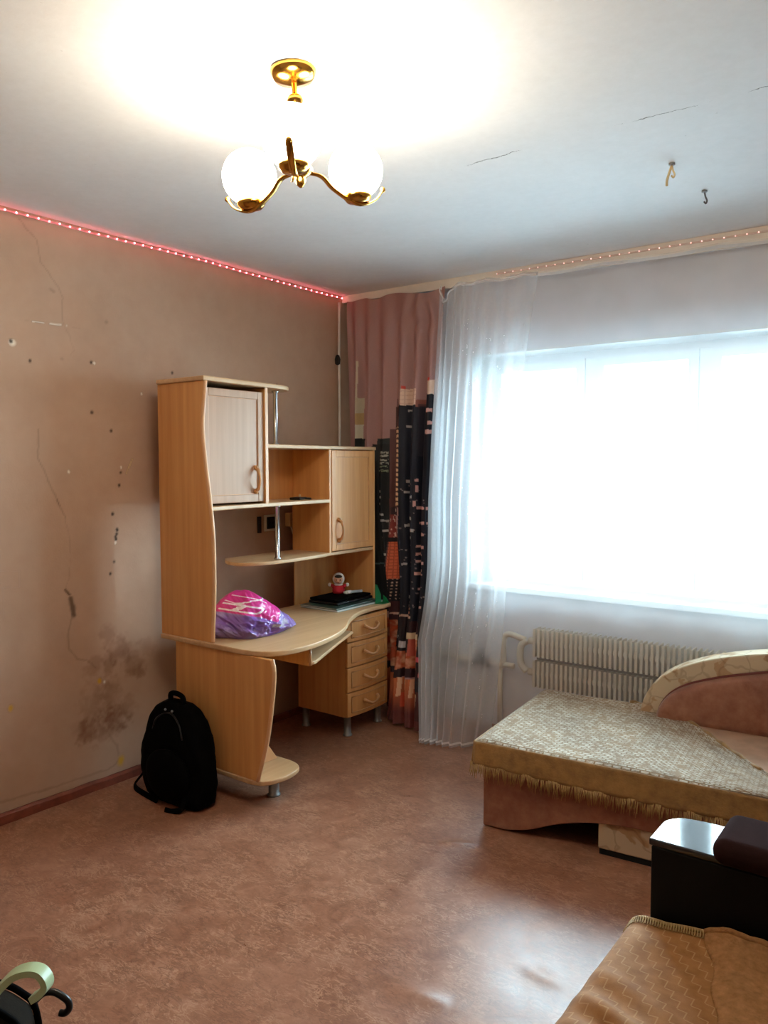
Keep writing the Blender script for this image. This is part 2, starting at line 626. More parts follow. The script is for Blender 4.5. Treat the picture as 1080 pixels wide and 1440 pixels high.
def color_attr(ob, name, cols):
    a = ob.data.color_attributes.new(name, 'FLOAT_COLOR', 'POINT')
    a.data.foreach_set('color', np.asarray(cols, dtype=np.float32).ravel())


# ------------------------------------------------------------------ the room shell
XR, YB = 3.75, -5.2
def lino_floor():
    """linoleum sheet with a few lifted wrinkles"""
    xs = np.concatenate([[-.2], np.arange(0, 1.3, .1), np.arange(1.3, 2.6, .008), np.arange(2.6, XR + .21, .1)])
    ys = np.concatenate([np.arange(YB - .2, -2.4, .1), np.arange(-2.4, -1.0, .008), np.arange(-1.0, YW + .37, .1)])
    X, Y = np.meshgrid(xs, ys, indexing='ij')
    Z = np.zeros_like(X)
    def ridge(p, q, h, wd):
        dx, dy = q[0] - p[0], q[1] - p[1]
        t = np.clip(((X - p[0]) * dx + (Y - p[1]) * dy) / (dx * dx + dy * dy), 0, 1)
        return h * np.sin(np.pi * np.clip(t, .03, .97)) * np.exp(-(np.hypot(X - p[0] - t * dx, Y - p[1] - t * dy) / wd) ** 2)
    for a in RIDGES:
        Z = np.maximum(Z, ridge(*a))
    nx, ny = X.shape
    idx = np.arange(nx * ny).reshape(nx, ny)
    mb = MB()
    mb.v = [tuple(p) for p in np.stack([X, Y, Z], -1).reshape(-1, 3)]
    mb.f = [tuple(q) for q in np.stack([idx[:-1, :-1], idx[1:, :-1], idx[1:, 1:], idx[:-1, 1:]], -1).reshape(-1, 4)]
    n = len(mb.v)
    mb.box(-.2, XR + .2, YB - .2, YW + .36, -.12, -.001)
    struct(mb.build('floor', M['floor'], origin=(0, 0, 0), smooth=True, flip_fix=False))
RIDGES = [((1.56, -1.335), (1.70, -1.255), .007, .022), ((1.90, -2.14), (2.10, -2.10), .008, .035), ((2.16, -1.83), (2.33, -1.84), .004, .03)]
lino_floor()
struct(MB().box(-.3, XR + .2, YB - .2, YW + .36, H, H + .15).build('ceiling', M['ceiling'], origin=(0, 0, 0)))
struct(MB().box(XR, XR + .2, YB, YW, 0, H).build('wall_right', M['wall'], origin=(0, 0, 0)))
struct(MB().box(-.2, XR + .2, YB - .2, YB, 0, H).build('wall_back', M['wall'], origin=(0, 0, 0)))

WX0, WX1, WZ0, WZ1 = .88, 2.76, .80, 2.125
w = MB()
w.box(-.2, WX0, YW, YW + .36, 0, H).box(WX1, XR + .2, YW, YW + .36, 0, H)
w.box(WX0, WX1, YW, YW + .36, 0, WZ0).box(WX0, WX1, YW, YW + .36, WZ1, H)
struct(w.build('wall_window', M['wall_window'], origin=(0, 0, 0)))


def worn_wall():
    ys = np.concatenate([np.arange(YB, -2.5, .15), np.arange(-2.45, YW + .001, .006)])
    ys[-1] = YW
    zs = np.linspace(0, H, 411)
    ny, nz = len(ys), len(zs)
    Y, Z = np.meshgrid(ys, zs, indexing='ij')
    n1 = fbm(3); n2 = fbm(5); n3 = fbm(11)
    X = (n1(Y * 3 + 20, Z * 3) - .5) * .006
    col = np.zeros((ny, nz, 4), np.float32)

    def paint(mask, c):
        mask = np.clip(mask, 0, 1)[..., None]
        a = col[..., 3:4]
        na = a + mask * (1 - a)
        col[..., :3] = np.where(na > 1e-5, (col[..., :3] * a * (1 - mask) + np.array(c[:3]) * mask) / np.maximum(a * (1 - mask) + mask, 1e-5), col[..., :3])
        col[..., 3:4] = na

    def poly(pts, wd, c, strength=.8, jit=.012, gap=.0):
        jy = Y + (n2(Y * 30, Z * 30) - .5) * jit; jz = Z + (n3(Y * 30, Z * 30) - .5) * jit
        D = np.full(Y.shape, 9.)
        for (a0, b0), (a1, b1) in zip(pts, pts[1:]):
            dy, dz = a1 - a0, b1 - b0
            t = np.clip(((jy - a0) * dy + (jz - b0) * dz) / (dy * dy + dz * dz + 1e-9), 0, 1)
            D = np.minimum(D, np.hypot(jy - a0 - t * dy, jz - b0 - t * dz))
        m = np.clip(1.5 - D / (wd * .8), 0, 1) * strength * (.42 if strength < .89 else .85)
        if gap:
            m = m * (n1(Y * 25 + 4, Z * 25) > gap)
        paint(m, c)

    def blob(y, z, ry, rz, c, strength=.6, rough=.6):
        d = np.hypot((Y - y) / ry, (Z - z) / rz) + (n2(Y * 28, Z * 28) - .5) * 2 * rough + (n3(Y * 70, Z * 70) - .5) * rough
        paint(np.clip((1.0 - d) * 1.6, 0, 1) * strength * (.55 if strength < .9 else 1), c)

    dark = C(66, 44, 32); brown = C(112, 62, 38)
    # damp stains low on the wall
    for y, z, ry, rz, s in [(-1.756, .707, .05, .06, .5), (-1.675, .618, .07, .075, .7), (-1.615, .536, .09, .09, .6), (-1.756, .549, .03, .07, .6),
                            (-1.827, .572, .06, .05, .5), (-1.823, .40, .11, .12, .45), (-1.791, .265, .12, .075, .85), (-1.861, .285, .08, .06, .6), (-1.726, .30, .10, .08, .7),
                            (-1.659, .34, .08, .08, .45), (-1.75, .409, .10, .12, .5), (-1.912, .299, .06, .05, .3), (-1.597, .498, .05, .05, .6), (-1.535, .604, .06, .06, .3)]:
        blob(y, z, ry, rz, brown, s)
    # plaster cracks
    poly([(-2.125, 2.515), (-2.091, 2.479), (-2.049, 2.445), (-2.039, 2.359), (-2.005, 2.321), (-1.954, 2.27), (-1.937, 2.22), (-1.937, 2.113)], .0035, dark, .5)
    poly([(-1.937, 2.113), (-1.917, 2.077), (-1.885, 2.003), (-1.903, 1.978)], .003, dark, .25)
    poly([(-2.066, 1.647), (-2.069, 1.571), (-2.073, 1.527), (-2.041, 1.468), (-2.005, 1.379), (-1.984, 1.333), (-1.952, 1.264)], .004, dark, .65)
    poly([(-1.99, 1.345), (-1.978, 1.32)], .006, dark, .8)
    poly([(-1.952, 1.264), (-1.938, 1.198), (-1.934, 1.076), (-1.944, .985), (-1.957, .948)], .003, dark, .35)
    poly([(-1.959, .945), (-1.941, .919)], .006, dark, .9)
    poly([(-1.938, .90), (-1.926, .863), (-1.925, .824)], .013, dark, .9)
    poly([(-1.931, .835), (-1.954, .753), (-1.952, .68), (-1.912, .625), (-1.861, .607), (-1.818, .562)], .004, dark, .65)
    poly([(-2.6, .10), (-2.28, .092), (-2.169, .086), (-2.027, .076), (-1.832, .07), (-1.741, .074), (-1.70, .10)], .006, dark, .6, .02)
    poly([(-1.76, .23), (-1.72, .17), (-1.71, .12)], .005, dark, .5, .02)
    # old patch outlines
    poly([(-2.40, 1.06), (-2.249, 1.059), (-2.169, 1.05), (-2.168, .983), (-2.251, .992), (-2.4, 1.0)], .003, C(196, 172, 158), .4, .004)
    poly([(-2.24, .99), (-2.24, .86)], .003, C(196, 172, 158), .3, .004)
    # chips down to the white filler
    wt = C(232, 222, 206)
    poly([(-2.079, 2.101), (-2.028, 2.103)], .0045, wt, 1, .004); poly([(-1.999, 2.104), (-1.946, 2.105)], .0045, wt, 1, .004)
    poly([(-1.921, 2.105), (-1.919, 2.105)], .004, wt, .9, .004)
    poly([(-2.16, 2.105), (-1.80, 2.10)], .003, dark, .2, .01, .55)
    for k in range(6):
        f = k / 5
        poly([(-1.601 - .033 * f, 1.524 - .065 * f), (-1.599 - .033 * f, 1.521 - .065 * f)], .0045, C(222, 190, 130), 1, 0)
    for y, z in [(-1.93, 1.466), (-1.662, 1.484), (-1.701, 1.132), (-1.79, 1.956), (-1.54, 1.836), (-1.776, .488)]:
        blob(y, z, .009, .011, wt, 1, .1)
    # screw holes and dowels
    blob(-2.168, 2.002, .019, .019, wt, 1, .12); blob(-2.174, 2.008, .011, .012, C(40, 26, 18), 1, .1)
    for y, z in [(-1.711, 1.653), (-1.665, 1.461), (-1.674, 1.401), (-1.713, 1.268), (-1.691, 1.193), (-1.694, 1.173), (-1.698, 1.149), (-1.711, 1.044),
                 (-1.733, .99), (-1.809, 1.733), (-2.094, 1.935), (-1.356, 1.953), (-1.805, 1.958), (-1.70, 1.16), (-.62, 1.95)]:
        blob(y, z, .010, .011, C(46, 28, 18), .95, .25)
    for y, z in [(-1.946, 1.959), (-1.723, 2.149), (-1.979, 2.243), (-1.99, 2.25)]:
        blob(y, z, .012, .010, dark, .4, .3)
    # yellow filler dabs
    for y, z, r in [(-1.802, .497, .016), (-2.222, .476, .018), (-1.698, .088, .028)]:
        blob(y, z, r * .9, r * 1.2, C(206, 160, 62), 1, .25)
    me = bpy.data.meshes.new('wall_left')
    V = np.stack([X, Y, Z], -1).reshape(-1, 3)
    idx = np.arange(ny * nz).reshape(ny, nz)
    F = np.stack([idx[:-1, :-1], idx[1:, :-1], idx[1:, 1:], idx[:-1, 1:]], -1).reshape(-1, 4)
    nF = len(F)
    nb = len(V)
    # back of the wall
    back = np.array([(-.2, YB, 0), (-.2, YW, 0), (-.2, YW, H), (-.2, YB, H)])
    V = np.concatenate([V, back])
    F = np.concatenate([F, [[nb, nb + 3, nb + 2, nb + 1]]]); nF += 1
    me.vertices.add(len(V)); me.vertices.foreach_set('co', V.ravel())
    me.loops.add(nF * 4); me.loops.foreach_set('vertex_index', F.ravel().astype(np.int32))
    me.polygons.add(nF); me.polygons.foreach_set('loop_start', np.arange(0, nF * 4, 4, dtype=np.int32))
    me.polygons.foreach_set('use_smooth', np.ones(nF, bool))
    me.update(calc_edges=True)
    me.materials.append(M['wall_worn'])
    ob = bpy.data.objects.new('wall_left', me); COL.objects.link(ob)
    color_attr(ob, 'wear', np.concatenate([col.reshape(-1, 4), np.zeros((4, 4), np.float32)]))
    return struct(ob)
worn_wall()

# baseboard, uneven and chipped
def baseboard():
    mb = MB(); n = 90; y0, y1 = YB, -.0
    rg = random.Random(3)
    prev = None
    for i in range(n + 1):
        y = y0 + (y1 - y0) * i / n
        t = .024 + .006 * math.sin(y * 3) + rg.uniform(-.002, .002); h = .042 + .004 * math.sin(y * 2.3 + 1) + rg.uniform(-.003, .003)
        b = len(mb.v)
        mb.v += [(.005, y, 0), (t, y, 0), (t, y, h * .8), (t * .6, y, h), (.005, y, h)]
        if prev is not None:
            for k in range(5):
                k2 = (k + 1) % 5
                mb.f.append((prev + k, prev + k2, b + k2, b + k))
        prev = b
    mb.f.append((0, 1, 2, 3, 4)); mb.f.append((prev + 4, prev + 3, prev + 2, prev + 1, prev))
    struct(mb.build('baseboard_left', M['baseboard'], origin=(0, 0, 0)))
baseboard()

# ---- window
def window():
    root = bpy.data.objects.new('window_1', None); COL.objects.link(root); root.location = (WX0, YW, WZ0)
    struct(root, 'white framed three-part window behind the white voile curtains')
    y0, y1 = YW + .20, YW + .27
    def ring(x0, x1, z0, z1, wd, ya, yb, name, parent, bevel=.006):
        mb = MB()
        mb.box(x0, x0 + wd, ya, yb, z0, z1).box(x1 - wd, x1, ya, yb, z0, z1).box(x0 + wd, x1 - wd, ya, yb, z0, z0 + wd).box(x0 + wd, x1 - wd, ya, yb, z1 - wd, z1)
        return mb.build(name, M['white_paint'], parent)
    ring(WX0, WX1, WZ0, WZ1, .05, y0, y1, 'window_frame', root)
    xs = [(WX0 + .05, 1.49), (1.55, 2.09), (2.15, WX1 - .05)]
    for a, b in ((1.49, 1.55), (2.09, 2.15)):
        MB().box(a, b, y0, y1, WZ0 + .05, WZ1 - .05).build('mullion', M['white_paint'], root, bevel=.004)
    for a, b in xs:
        s = ring(a, b, WZ0 + .05, WZ1 - .05, .05, y0 - .012, y1 - .01, 'sash', root)
        MB().box(a + .048, b - .048, y0 + .02, y0 + .024, WZ0 + .098, WZ1 - .098).build('pane', M['glass'], s)
    h = MB().box(1.455, 1.475, y0 - .03, y0 - .012, 1.40, 1.47).box(1.458, 1.472, y0 - .045, y0 - .03, 1.36, 1.46)
    h.build('window_handle', M['white_paint'], root, bevel=.003)
    # plastered reveals lining the opening
    rv = MB()
    rv.box(WX0, WX0 + .012, YW - .001, y0, WZ0, WZ1).box(WX1 - .012, WX1, YW - .001, y0, WZ0, WZ1).box(WX0, WX1, YW - .001, y0, WZ1 - .012, WZ1)
    rv.build('reveal', M['reveal'], root)
    MB().box(WX0 - .02, WX1 + .02, YW - .04, y0, WZ0 - .02, WZ0 + .012).build('window_sill', M['white_paint'], root, bevel=.005)
window()

# ground outside, far below the window
struct(MB().box(-60, 60, 1.5, 90, -6.3, -6.0).build('ground_outside', plain('pale_ground', C(176, 180, 182), .9, var=.1, scale=.5), origin=(0, 0, 0)))


# ------------------------------------------------------------------ computer desk
X0, YL, YR, YP = .15, -1.562, -.25, -.65
ZT = .70
desk = thing('computer_desk', (.5, -.9, 0), 'tall beech computer desk with hutch, cupboards and four drawers beside the brown wall', 'desk')
WD, WH, WE = M['wood'], M['wood_h'], M['wood_edge']

# tabletop: sweeping front edge
top_out = [(X0, YL - .008), (.70, YL - .008)] + spline([(.70, YL - .008), (.80, -1.545), (.858, -1.48), (.880, -1.38), (.872, -1.25), (.823, -1.067), (.752, -.917), (.668, -.79), (.600, -.66), (.562, -.541), (.548, -.42), (.550, -.32), (.545, YR - .008)], 5)[1:] + [(X0, YR - .008)]
MB().prism(top_out, 'z', ZT - .024, ZT).build('tabletop', WH, desk, bevel=.005)

# tall hutch side, S-curved front edge
prof = spline([(.50, ZT), (.502, .752), (.514, .94), (.513, 1.16), (.495, 1.334), (.468, 1.508), (.452, 1.665), (.466, 1.80), (.474, 1.868)], 6)
MB().prism([(X0, ZT)] + prof + [(X0, 1.868)], 'y', YL, YL + .018).build('side_panel', WD, desk, bevel=.003)
e = MB()
e.tube([(x + .001, YL + .009, z) for x, z in prof], .0095, 8).build('edge_band', WE, desk, smooth=True)

# top board with a rounded free end
tb = [(X0, YL - .008), (.482, YL - .008)] + spline([(.482, YL - .008), (.470, -1.35), (.462, -1.15), (.445, -1.02), (.40, -.945), (.32, -.915), (.24, -.93), (X0, -.985)], 6)[1:]
MB().prism(tb, 'z', 1.868, 1.890).build('top_board', WH, desk, bevel=.005)

# upper left cupboard
YC = -1.150
MB().box(X0, .445, YC - .009, YC + .009, 1.306, 1.868).build('cupboard_side', WD, desk, bevel=.003)
MB().box(.448, .4485, YC - .009, YC + .009, 1.306, 1.868).build('edge_band', WE, desk)
MB().box(X0, X0 + .006, YL + .018, YC - .009, 1.31, 1.868).build('back_panel', WD, desk)


def framed_door(name, x, y0, y1, z0, z1, mat, handle_y, handle_z, parent, arch=False):
    d = MB().box(x - .012, x, y0, y1, z0, z1).build(name, mat, parent, bevel=.002)
    fw = .036
    fr = MB()
    fr.box(x, x + .006, y0, y0 + fw, z0, z1).box(x, x + .006, y1 - fw, y1, z0, z1).box(x, x + .006, y0 + fw, y1 - fw, z0, z0 + fw).box(x, x + .006, y0 + fw, y1 - fw, z1 - fw, z1)
    fr.build('door_frame', mat, d, bevel=.003)
    ln = MB()
    t = .003
    ln.box(x, x + .0015, y0 + fw, y0 + fw + t, z0 + fw, z1 - fw).box(x, x + .0015, y1 - fw - t, y1 - fw, z0 + fw, z1 - fw)
    ln.box(x, x + .0015, y0 + fw, y1 - fw, z0 + fw, z0 + fw + t).box(x, x + .0015, y0 + fw, y1 - fw, z1 - fw - t, z1 - fw)
    ln.build('door_moulding', M['wood_handle'], d)
    h = MB()
    h.tube([(x + .004, handle_y, handle_z - .055), (x + .022, handle_y, handle_z - .045), (x + .032, handle_y, handle_z - .02), (x + .034, handle_y, handle_z), (x + .032, handle_y, handle_z + .02), (x + .022, handle_y, handle_z + .045), (x + .004, handle_y, handle_z + .055)],
           [.010, .009, .0065, .006, .0065, .009, .010], 8)
    h.ball((x + .006, handle_y, handle_z - .058), .012, 10, 6); h.ball((x + .006, handle_y, handle_z + .058), .012, 10, 6)
    h.build('handle', M['wood_handle'], d, smooth=True)
    return d

framed_door('door', .432, YL + .024, YC - .013, 1.318, 1.845, M['wood_door'], YC - .065, 1.425, desk)

# middle shelf: from the tall side to the right cupboard
ms = [(X0, YL + .018), (.498, YL + .018)] + spline([(.498, YL + .018), (.470, -1.35), (.452, -1.15), (.435, -.90), (.425, YP)], 6)[1:] + [(X0, YP)]
MB().prism(ms, 'z', 1.290, 1.308).build('shelf', WH, desk, bevel=.003)
# upper board above the open niche and the right cupboard
ub = [(X0, YC + .009), (.43, YC + .009), (.43, YR + .004), (X0, YR + .004)]
MB().prism(ub, 'z', 1.578, 1.597).build('upper_board', WH, desk, bevel=.004)
MB().box(X0, X0 + .006, YC + .009, YR, 1.30, 1.578).build('back_panel', WD, desk)
# partition between niche and right cupboard; right side down to the tabletop
MB().box(X0, .424, YP - .009, YP + .009, 1.012, 1.578).build('partition', WD, desk, bevel=.003)
MB().box(X0, .424, YR - .018, YR, ZT, 1.578).build('side_panel', WD, desk, bevel=.003)
MB().box(X0, X0 + .006, YP + .0, YR - .018, ZT, 1.30).build('back_panel', WD, desk)
# lower shelf with a rounded tip, carrying on under the cupboard
ls = [(X0, -1.16)] + spline([(X0, -1.16), (.24, -1.235), (.34, -1.255), (.41, -1.20), (.445, -1.08), (.452, -.90), (.440, -.72), (.428, YP), (.424, YR - .018)], 6)[1:] + [(X0, YR - .018)]
MB().prism(ls, 'z', 1.000, 1.018).build('shelf', WH, desk, bevel=.004)
framed_door('door', .420, YP + .012, YR - .022, 1.022, 1.574, M['wood'], YP + .075, 1.135, desk)
# chrome poles
def pole(x, y, z0, z1):
    mb = MB().lathe([(.018, z0), (.018, z0 + .006), (.0115, z0 + .010), (.0115, z1 - .010), (.018, z1 - .006), (.018, z1)], (x, y, 0), 16)
    mb.build('pole', M['chrome'], desk, smooth=True)
pole(.37, -1.01, 1.597, 1.868)
pole(.40, -1.035, 1.018, 1.290)

# leg panel below the tabletop with a bowed front edge
lp = spline([(.775, .132), (.835, .32), (.868, .50), (.880, .62), (.868, .676)], 6)
MB().prism([(.25, .132)] + lp + [(.25, .676)], 'y', YL + .0, YL + .02).build('leg_panel', WD, desk, bevel=.003)
MB().tube([(x, YL + .01, z) for x, z in lp], .0105, 8).build('edge_band', WE, desk, smooth=True)
fb = [(.25, YL - .004), (.74, YL - .004)] + spline([(.74, YL - .004), (.80, -1.545), (.832, -1.48), (.835, -1.40), (.812, -1.33), (.75, -1.295), (.66, -1.29)], 5)[1:] + [(.25, -1.29)]
MB().prism(fb, 'z', .110, .132).build('foot_board', WH, desk, bevel=.005)
MB().prism([(YL + .02, .132), (-1.31, .132), (YL + .02, .45)], 'x', .640, .656).build('gusset', M['wood_edge'], desk, bevel=.002)

def metal_leg(x, y, z1, r=.021):
    MB().lathe([(r + .006, 0), (r + .006, .006), (r, .010), (r, z1 - .004), (r + .006, z1 - .004), (r + .006, z1)], (x, y, 0), 18).build('leg', M['grey_metal'], desk, smooth=True)
metal_leg(.715, -1.395, .110, .024); metal_leg(.32, -1.44, .110, .024)

# drawer pedestal on metal legs
PX, PY0, PY1, PZ0 = .525, -.632, -.268, .112
pb = MB()
pb.box(X0 + .01, PX - .018, PY0, PY0 + .018, PZ0, ZT - .024).box(X0 + .01, PX - .018, PY1 - .018, PY1, PZ0, ZT - .024)
pb.box(X0 + .01, X0 + .02, PY0 + .018, PY1 - .018, PZ0, ZT - .024).box(X0 + .02, PX - .018, PY0 + .018, PY1 - .018, PZ0, PZ0 + .018)
pb.build('pedestal', WD, desk, bevel=.002)
nz_ = 4; dz = (ZT - .030 - PZ0 - .004) / nz_
for k in range(nz_):
    z0 = PZ0 + .002 + k * dz; z1 = z0 + dz - .006
    dr = MB().grid(lambda u, w: (PX + .012 * math.sin(math.pi * u), PY0 + (PY1 - PY0) * u, z0 + (z1 - z0) * w), 10, 1)
    # a bowed slab: front skin plus body
    n0 = len(dr.v)
    fr = [(PX + .014 * math.sin(math.pi * i / 10), PY0 + (PY1 - PY0) * i / 10) for i in range(11)]
    dm = MB().prism([(PX - .017, PY0)] + fr + [(PX - .017, PY1)], 'z', z0, z1)
    d = dm.build('drawer', M['wood_door'] if False else WD, desk, bevel=.003)
    mo = MB()
    def fx(y): return PX + .014 * math.sin(math.pi * (y - PY0) / (PY1 - PY0)) + .001
    ya, yb, za, zb = PY0 + .03, PY1 - .03, z0 + .022, z1 - .022
    path = [(fx(ya + (yb - ya) * i / 8), ya + (yb - ya) * i / 8, za) for i in range(9)]
    mo.tube(path, .0032, 6); mo.tube([(a, b, zb) for a, b, c in path], .0032, 6)
    mo.tube([(fx(ya), ya, za), (fx(ya), ya, zb)], .0032, 6); mo.tube([(fx(yb), yb, za), (fx(yb), yb, zb)], .0032, 6)
    mo.build('drawer_moulding', M['wood_handle'], d, smooth=True)
    yc = (PY0 + PY1) / 2; zc = (z0 + z1) / 2
    hp = [(fx(yc) + o, yc + s, zc + q) for o, s, q in ((.002, -.062, .012), (.018, -.052, .004), (.028, -.025, -.010), (.030, 0, -.014), (.028, .025, -.010), (.018, .052, .004), (.002, .062, .012))]
    MB().tube(hp, [.010, .009, .007, .0065, .007, .009, .010], 8).build('handle', M['wood_handle'], d, smooth=True)
for x, y in ((.487, -.588), (.475, -.30), (.19, -.60), (.19, -.30)):
    metal_leg(x, y, PZ0, .020)
# slide-out tray under the top with its side cheek
tr = [(.25, -1.285), (.846, -1.285), (.846, -1.25), (.58, -.66), (.25, -.66)]
MB().prism(tr, 'z', .592, .608).build('tray', WH, desk, bevel=.003)
MB().box(.25, .85, -1.303, -1.285, .592, .676).build('tray_cheek', WD, desk, bevel=.003)
MB().tube([(.852, -1.295, .60), (.583, -.665, .60)], .008, 8).build('tray_rail', M['wood_edge'], desk, smooth=True)
MB().tube([(.852, -1.294, .597), (.852, -1.294, .672)], .006, 8).build('edge_band', WE, desk, smooth=True)


# ------------------------------------------------------------------ things on the desk
def carrier_bag():
    nu, nv = 320, 170
    n1, n2, n3 = fbm(21), fbm(22), fbm(23)
    cx, cyy = .455, -1.275
    U, V = np.meshgrid(np.linspace(0, 2 * np.pi, nu + 1), np.linspace(0, 1, nv + 1))
    # plan outline: long to the right (towards +y), flatter at the back wall side
    ey = np.where(np.cos(U) > 0, .235, .225)
    r = 1 + .10 * np.sin(3 * U + .6) + .05 * np.sin(5 * U)
    th = V * np.pi / 2
    ct = np.cos(th) ** .75
    st = np.sin(th)
    y = cyy + ey * r * ct * np.cos(U)
    x = cx - .145 * r * ct * np.sin(U)
    hmax = .20 - .62 * np.clip(y - (cyy - .04), 0, 1) - .10 * np.clip((cyy - .04) - y, 0, 1)
    hmax = np.maximum(hmax, .06)
    z = hmax * st
    # crumples: ridged noise
    qy, qz = y * 16 + x * 5, z * 20 + x * 12
    rid = 1 - np.abs(2 * n1(qy + 5, qz + 9) - 1)
    rid2 = 1 - np.abs(2 * n2(qy * 1.9 + 2, qz * 1.9) - 1)
    amp = np.clip(1 - st * .35, .3, 1) * np.clip(st * 6, 0, 1)
    rid3 = 1 - np.abs(2 * n3(qy * .9 + 31, qz * .9 + 3) - 1)
    low = np.clip(1.25 - (z / .12), .25, 1)
    disp = ((rid - .55) * .060 * low + (rid2 - .55) * .036 * low + (rid3 - .55) * .030) * amp
    x = x + disp * (.9 * -np.sin(U) * ct + .15)
    y = y + disp * (.8 * np.cos(U) * ct)
    z = np.maximum(z + disp * .5 * st, 0) + ZT + .001
    mb = MB()
    P = np.stack([x, y, z], -1)
    for j in range(nv + 1):
        for i in range(nu + 1):
            mb.v.append(tuple(P[j, i]))
    for j in range(nv):
        for i in range(nu):
            q = j * (nu + 1) + i
            mb.f.append((q, q + 1, q + nu + 2, q + nu + 1))
    # print laid out along the bag: a runs to the right, b up the front
    a = (y - (cyy - .235)) / .47
    b = (z - ZT) / .20
    purple, lil, pink, white = np.array(C(122, 82, 168)[:3]), np.array(C(168, 152, 206)[:3]), np.array(C(214, 58, 146)[:3]), np.array(C(240, 226, 238)[:3])
    col = purple + (lil - purple) * np.clip(n3(y * 14, z * 18 + 3) * 1.9 - .45, 0, 1)[..., None]
    # pink sheet folded over the top: triangle pointing down to the right
    edge_l = np.interp(a, [0, .1, .35, .50, .56, .70, .75], [.62, .60, .46, .30, .34, .62, .80])
    pm = (b > edge_l) & (a < .74)
    col = np.where(pm[..., None], pink * (.8 + .4 * n2(y * 9, z * 9))[..., None], col)
    # lettering strokes, thick white lines
    def S(px, pz): return ((px - 75) / 925 * 1.0, (700 - pz) / 590.0)
    strokes = [([(130, 290), (205, 232), (450, 325), (365, 378), (130, 290)], .011), ([(235, 325), (300, 262)], .011),
               ([(245, 205), (310, 275), (400, 300), (455, 318)], .007), ([(290, 240), (370, 212), (480, 215)], .0065),
               ([(325, 150), (430, 200), (525, 265)], .0065), ([(440, 205), (540, 217), (585, 200), (600, 180)], .0065)]
    lm = np.zeros(a.shape, bool)
    for pts, wd in strokes:
        q = [S(*p) for p in pts]
        for (a0, b0), (a1, b1) in zip(q, q[1:]):
            da, db = a1 - a0, b1 - b0
            t = np.clip(((a - a0) * da + (b - b0) * db) / (da * da + db * db), 0, 1)
            lm |= np.hypot(a - a0 - t * da, (b - b0 - t * db) * .6) < wd
    lm &= (np.sin(U) < .2)
    col = np.where(lm[..., None], white, col)
    # grey inside showing at the mouth
    mm = (np.abs(a - .60) < .16) & (np.abs(b - (.20 + .25 * np.abs(a - .60))) < .035)
    col = np.where(mm[..., None], np.array(C(190, 184, 200)[:3]), col)
    ob = mb.build('carrier_bag', M['bag_print'], None, smooth=True, flip_fix=True)
    color_attr(ob, 'print', np.concatenate([col, np.ones(col.shape[:2] + (1,))], -1).reshape(-1, 4))
    tag(ob, 'crumpled purple and pink plastic carrier bag with white lettering on the desktop', 'bag')
carrier_bag()


def rot_box(mb, c, ang, hx, hy, z0, z1):
    ca, sa = math.cos(ang), math.sin(ang)
    pts = [(c[0] + ca * a - sa * b, c[1] + sa * a + ca * b) for a, b in ((-hx, -hy), (hx, -hy), (hx, hy), (-hx, hy))]
    return mb.prism(pts, 'z', z0, z1)


def magazine(name, c, ang, hx, hy, z0, th, cover, label):
    r = thing(name, (c[0], c[1], z0), label, 'book', 'flat books on the desk')
    rot_box(MB(), c, ang, hx, hy, z0, z0 + .0018).build('cover', cover, r)
    rot_box(MB(), c, ang, hx - .002, hy - .002, z0 + .0018, z0 + th - .0018).build('pages', M['paper'], r)
    rot_box(MB(), c, ang, hx, hy, z0 + th - .0018, z0 + th).build('cover', cover, r)
magazine('hardback_book', (.362, -.475), .0, .135, .205, ZT + .0005, .012, M['book_a'], 'large flat teal book lying directly on the desktop at its right end')
magazine('thin_magazine', (.352, -.49), .05, .128, .195, ZT + .0128, .007, M['book_b'], 'thin dark green magazine lying on the teal book under the black case')
Zb = ZT + .0201

def black_case():
    r = thing('laptop_case', (.335, -.46, Zb), 'flat black zipped case lying on the magazines on the desk', 'case')
    rot_box(MB(), (.335, -.455), .03, .105, .165, Zb, Zb + .016).build('lower_shell', M['black_plastic'], r, bevel=.007, seg=3)
    rot_box(MB(), (.33, -.452), .03, .100, .160, Zb + .0165, Zb + .030).build('lid', M['black_cloth'], r, bevel=.009, seg=3)
    MB().ball((.44, -.60, Zb + .0050), .0050, 8, 6).build('zip_pull', M['chrome'], r, smooth=True)
black_case()
Zc = Zb + .0305

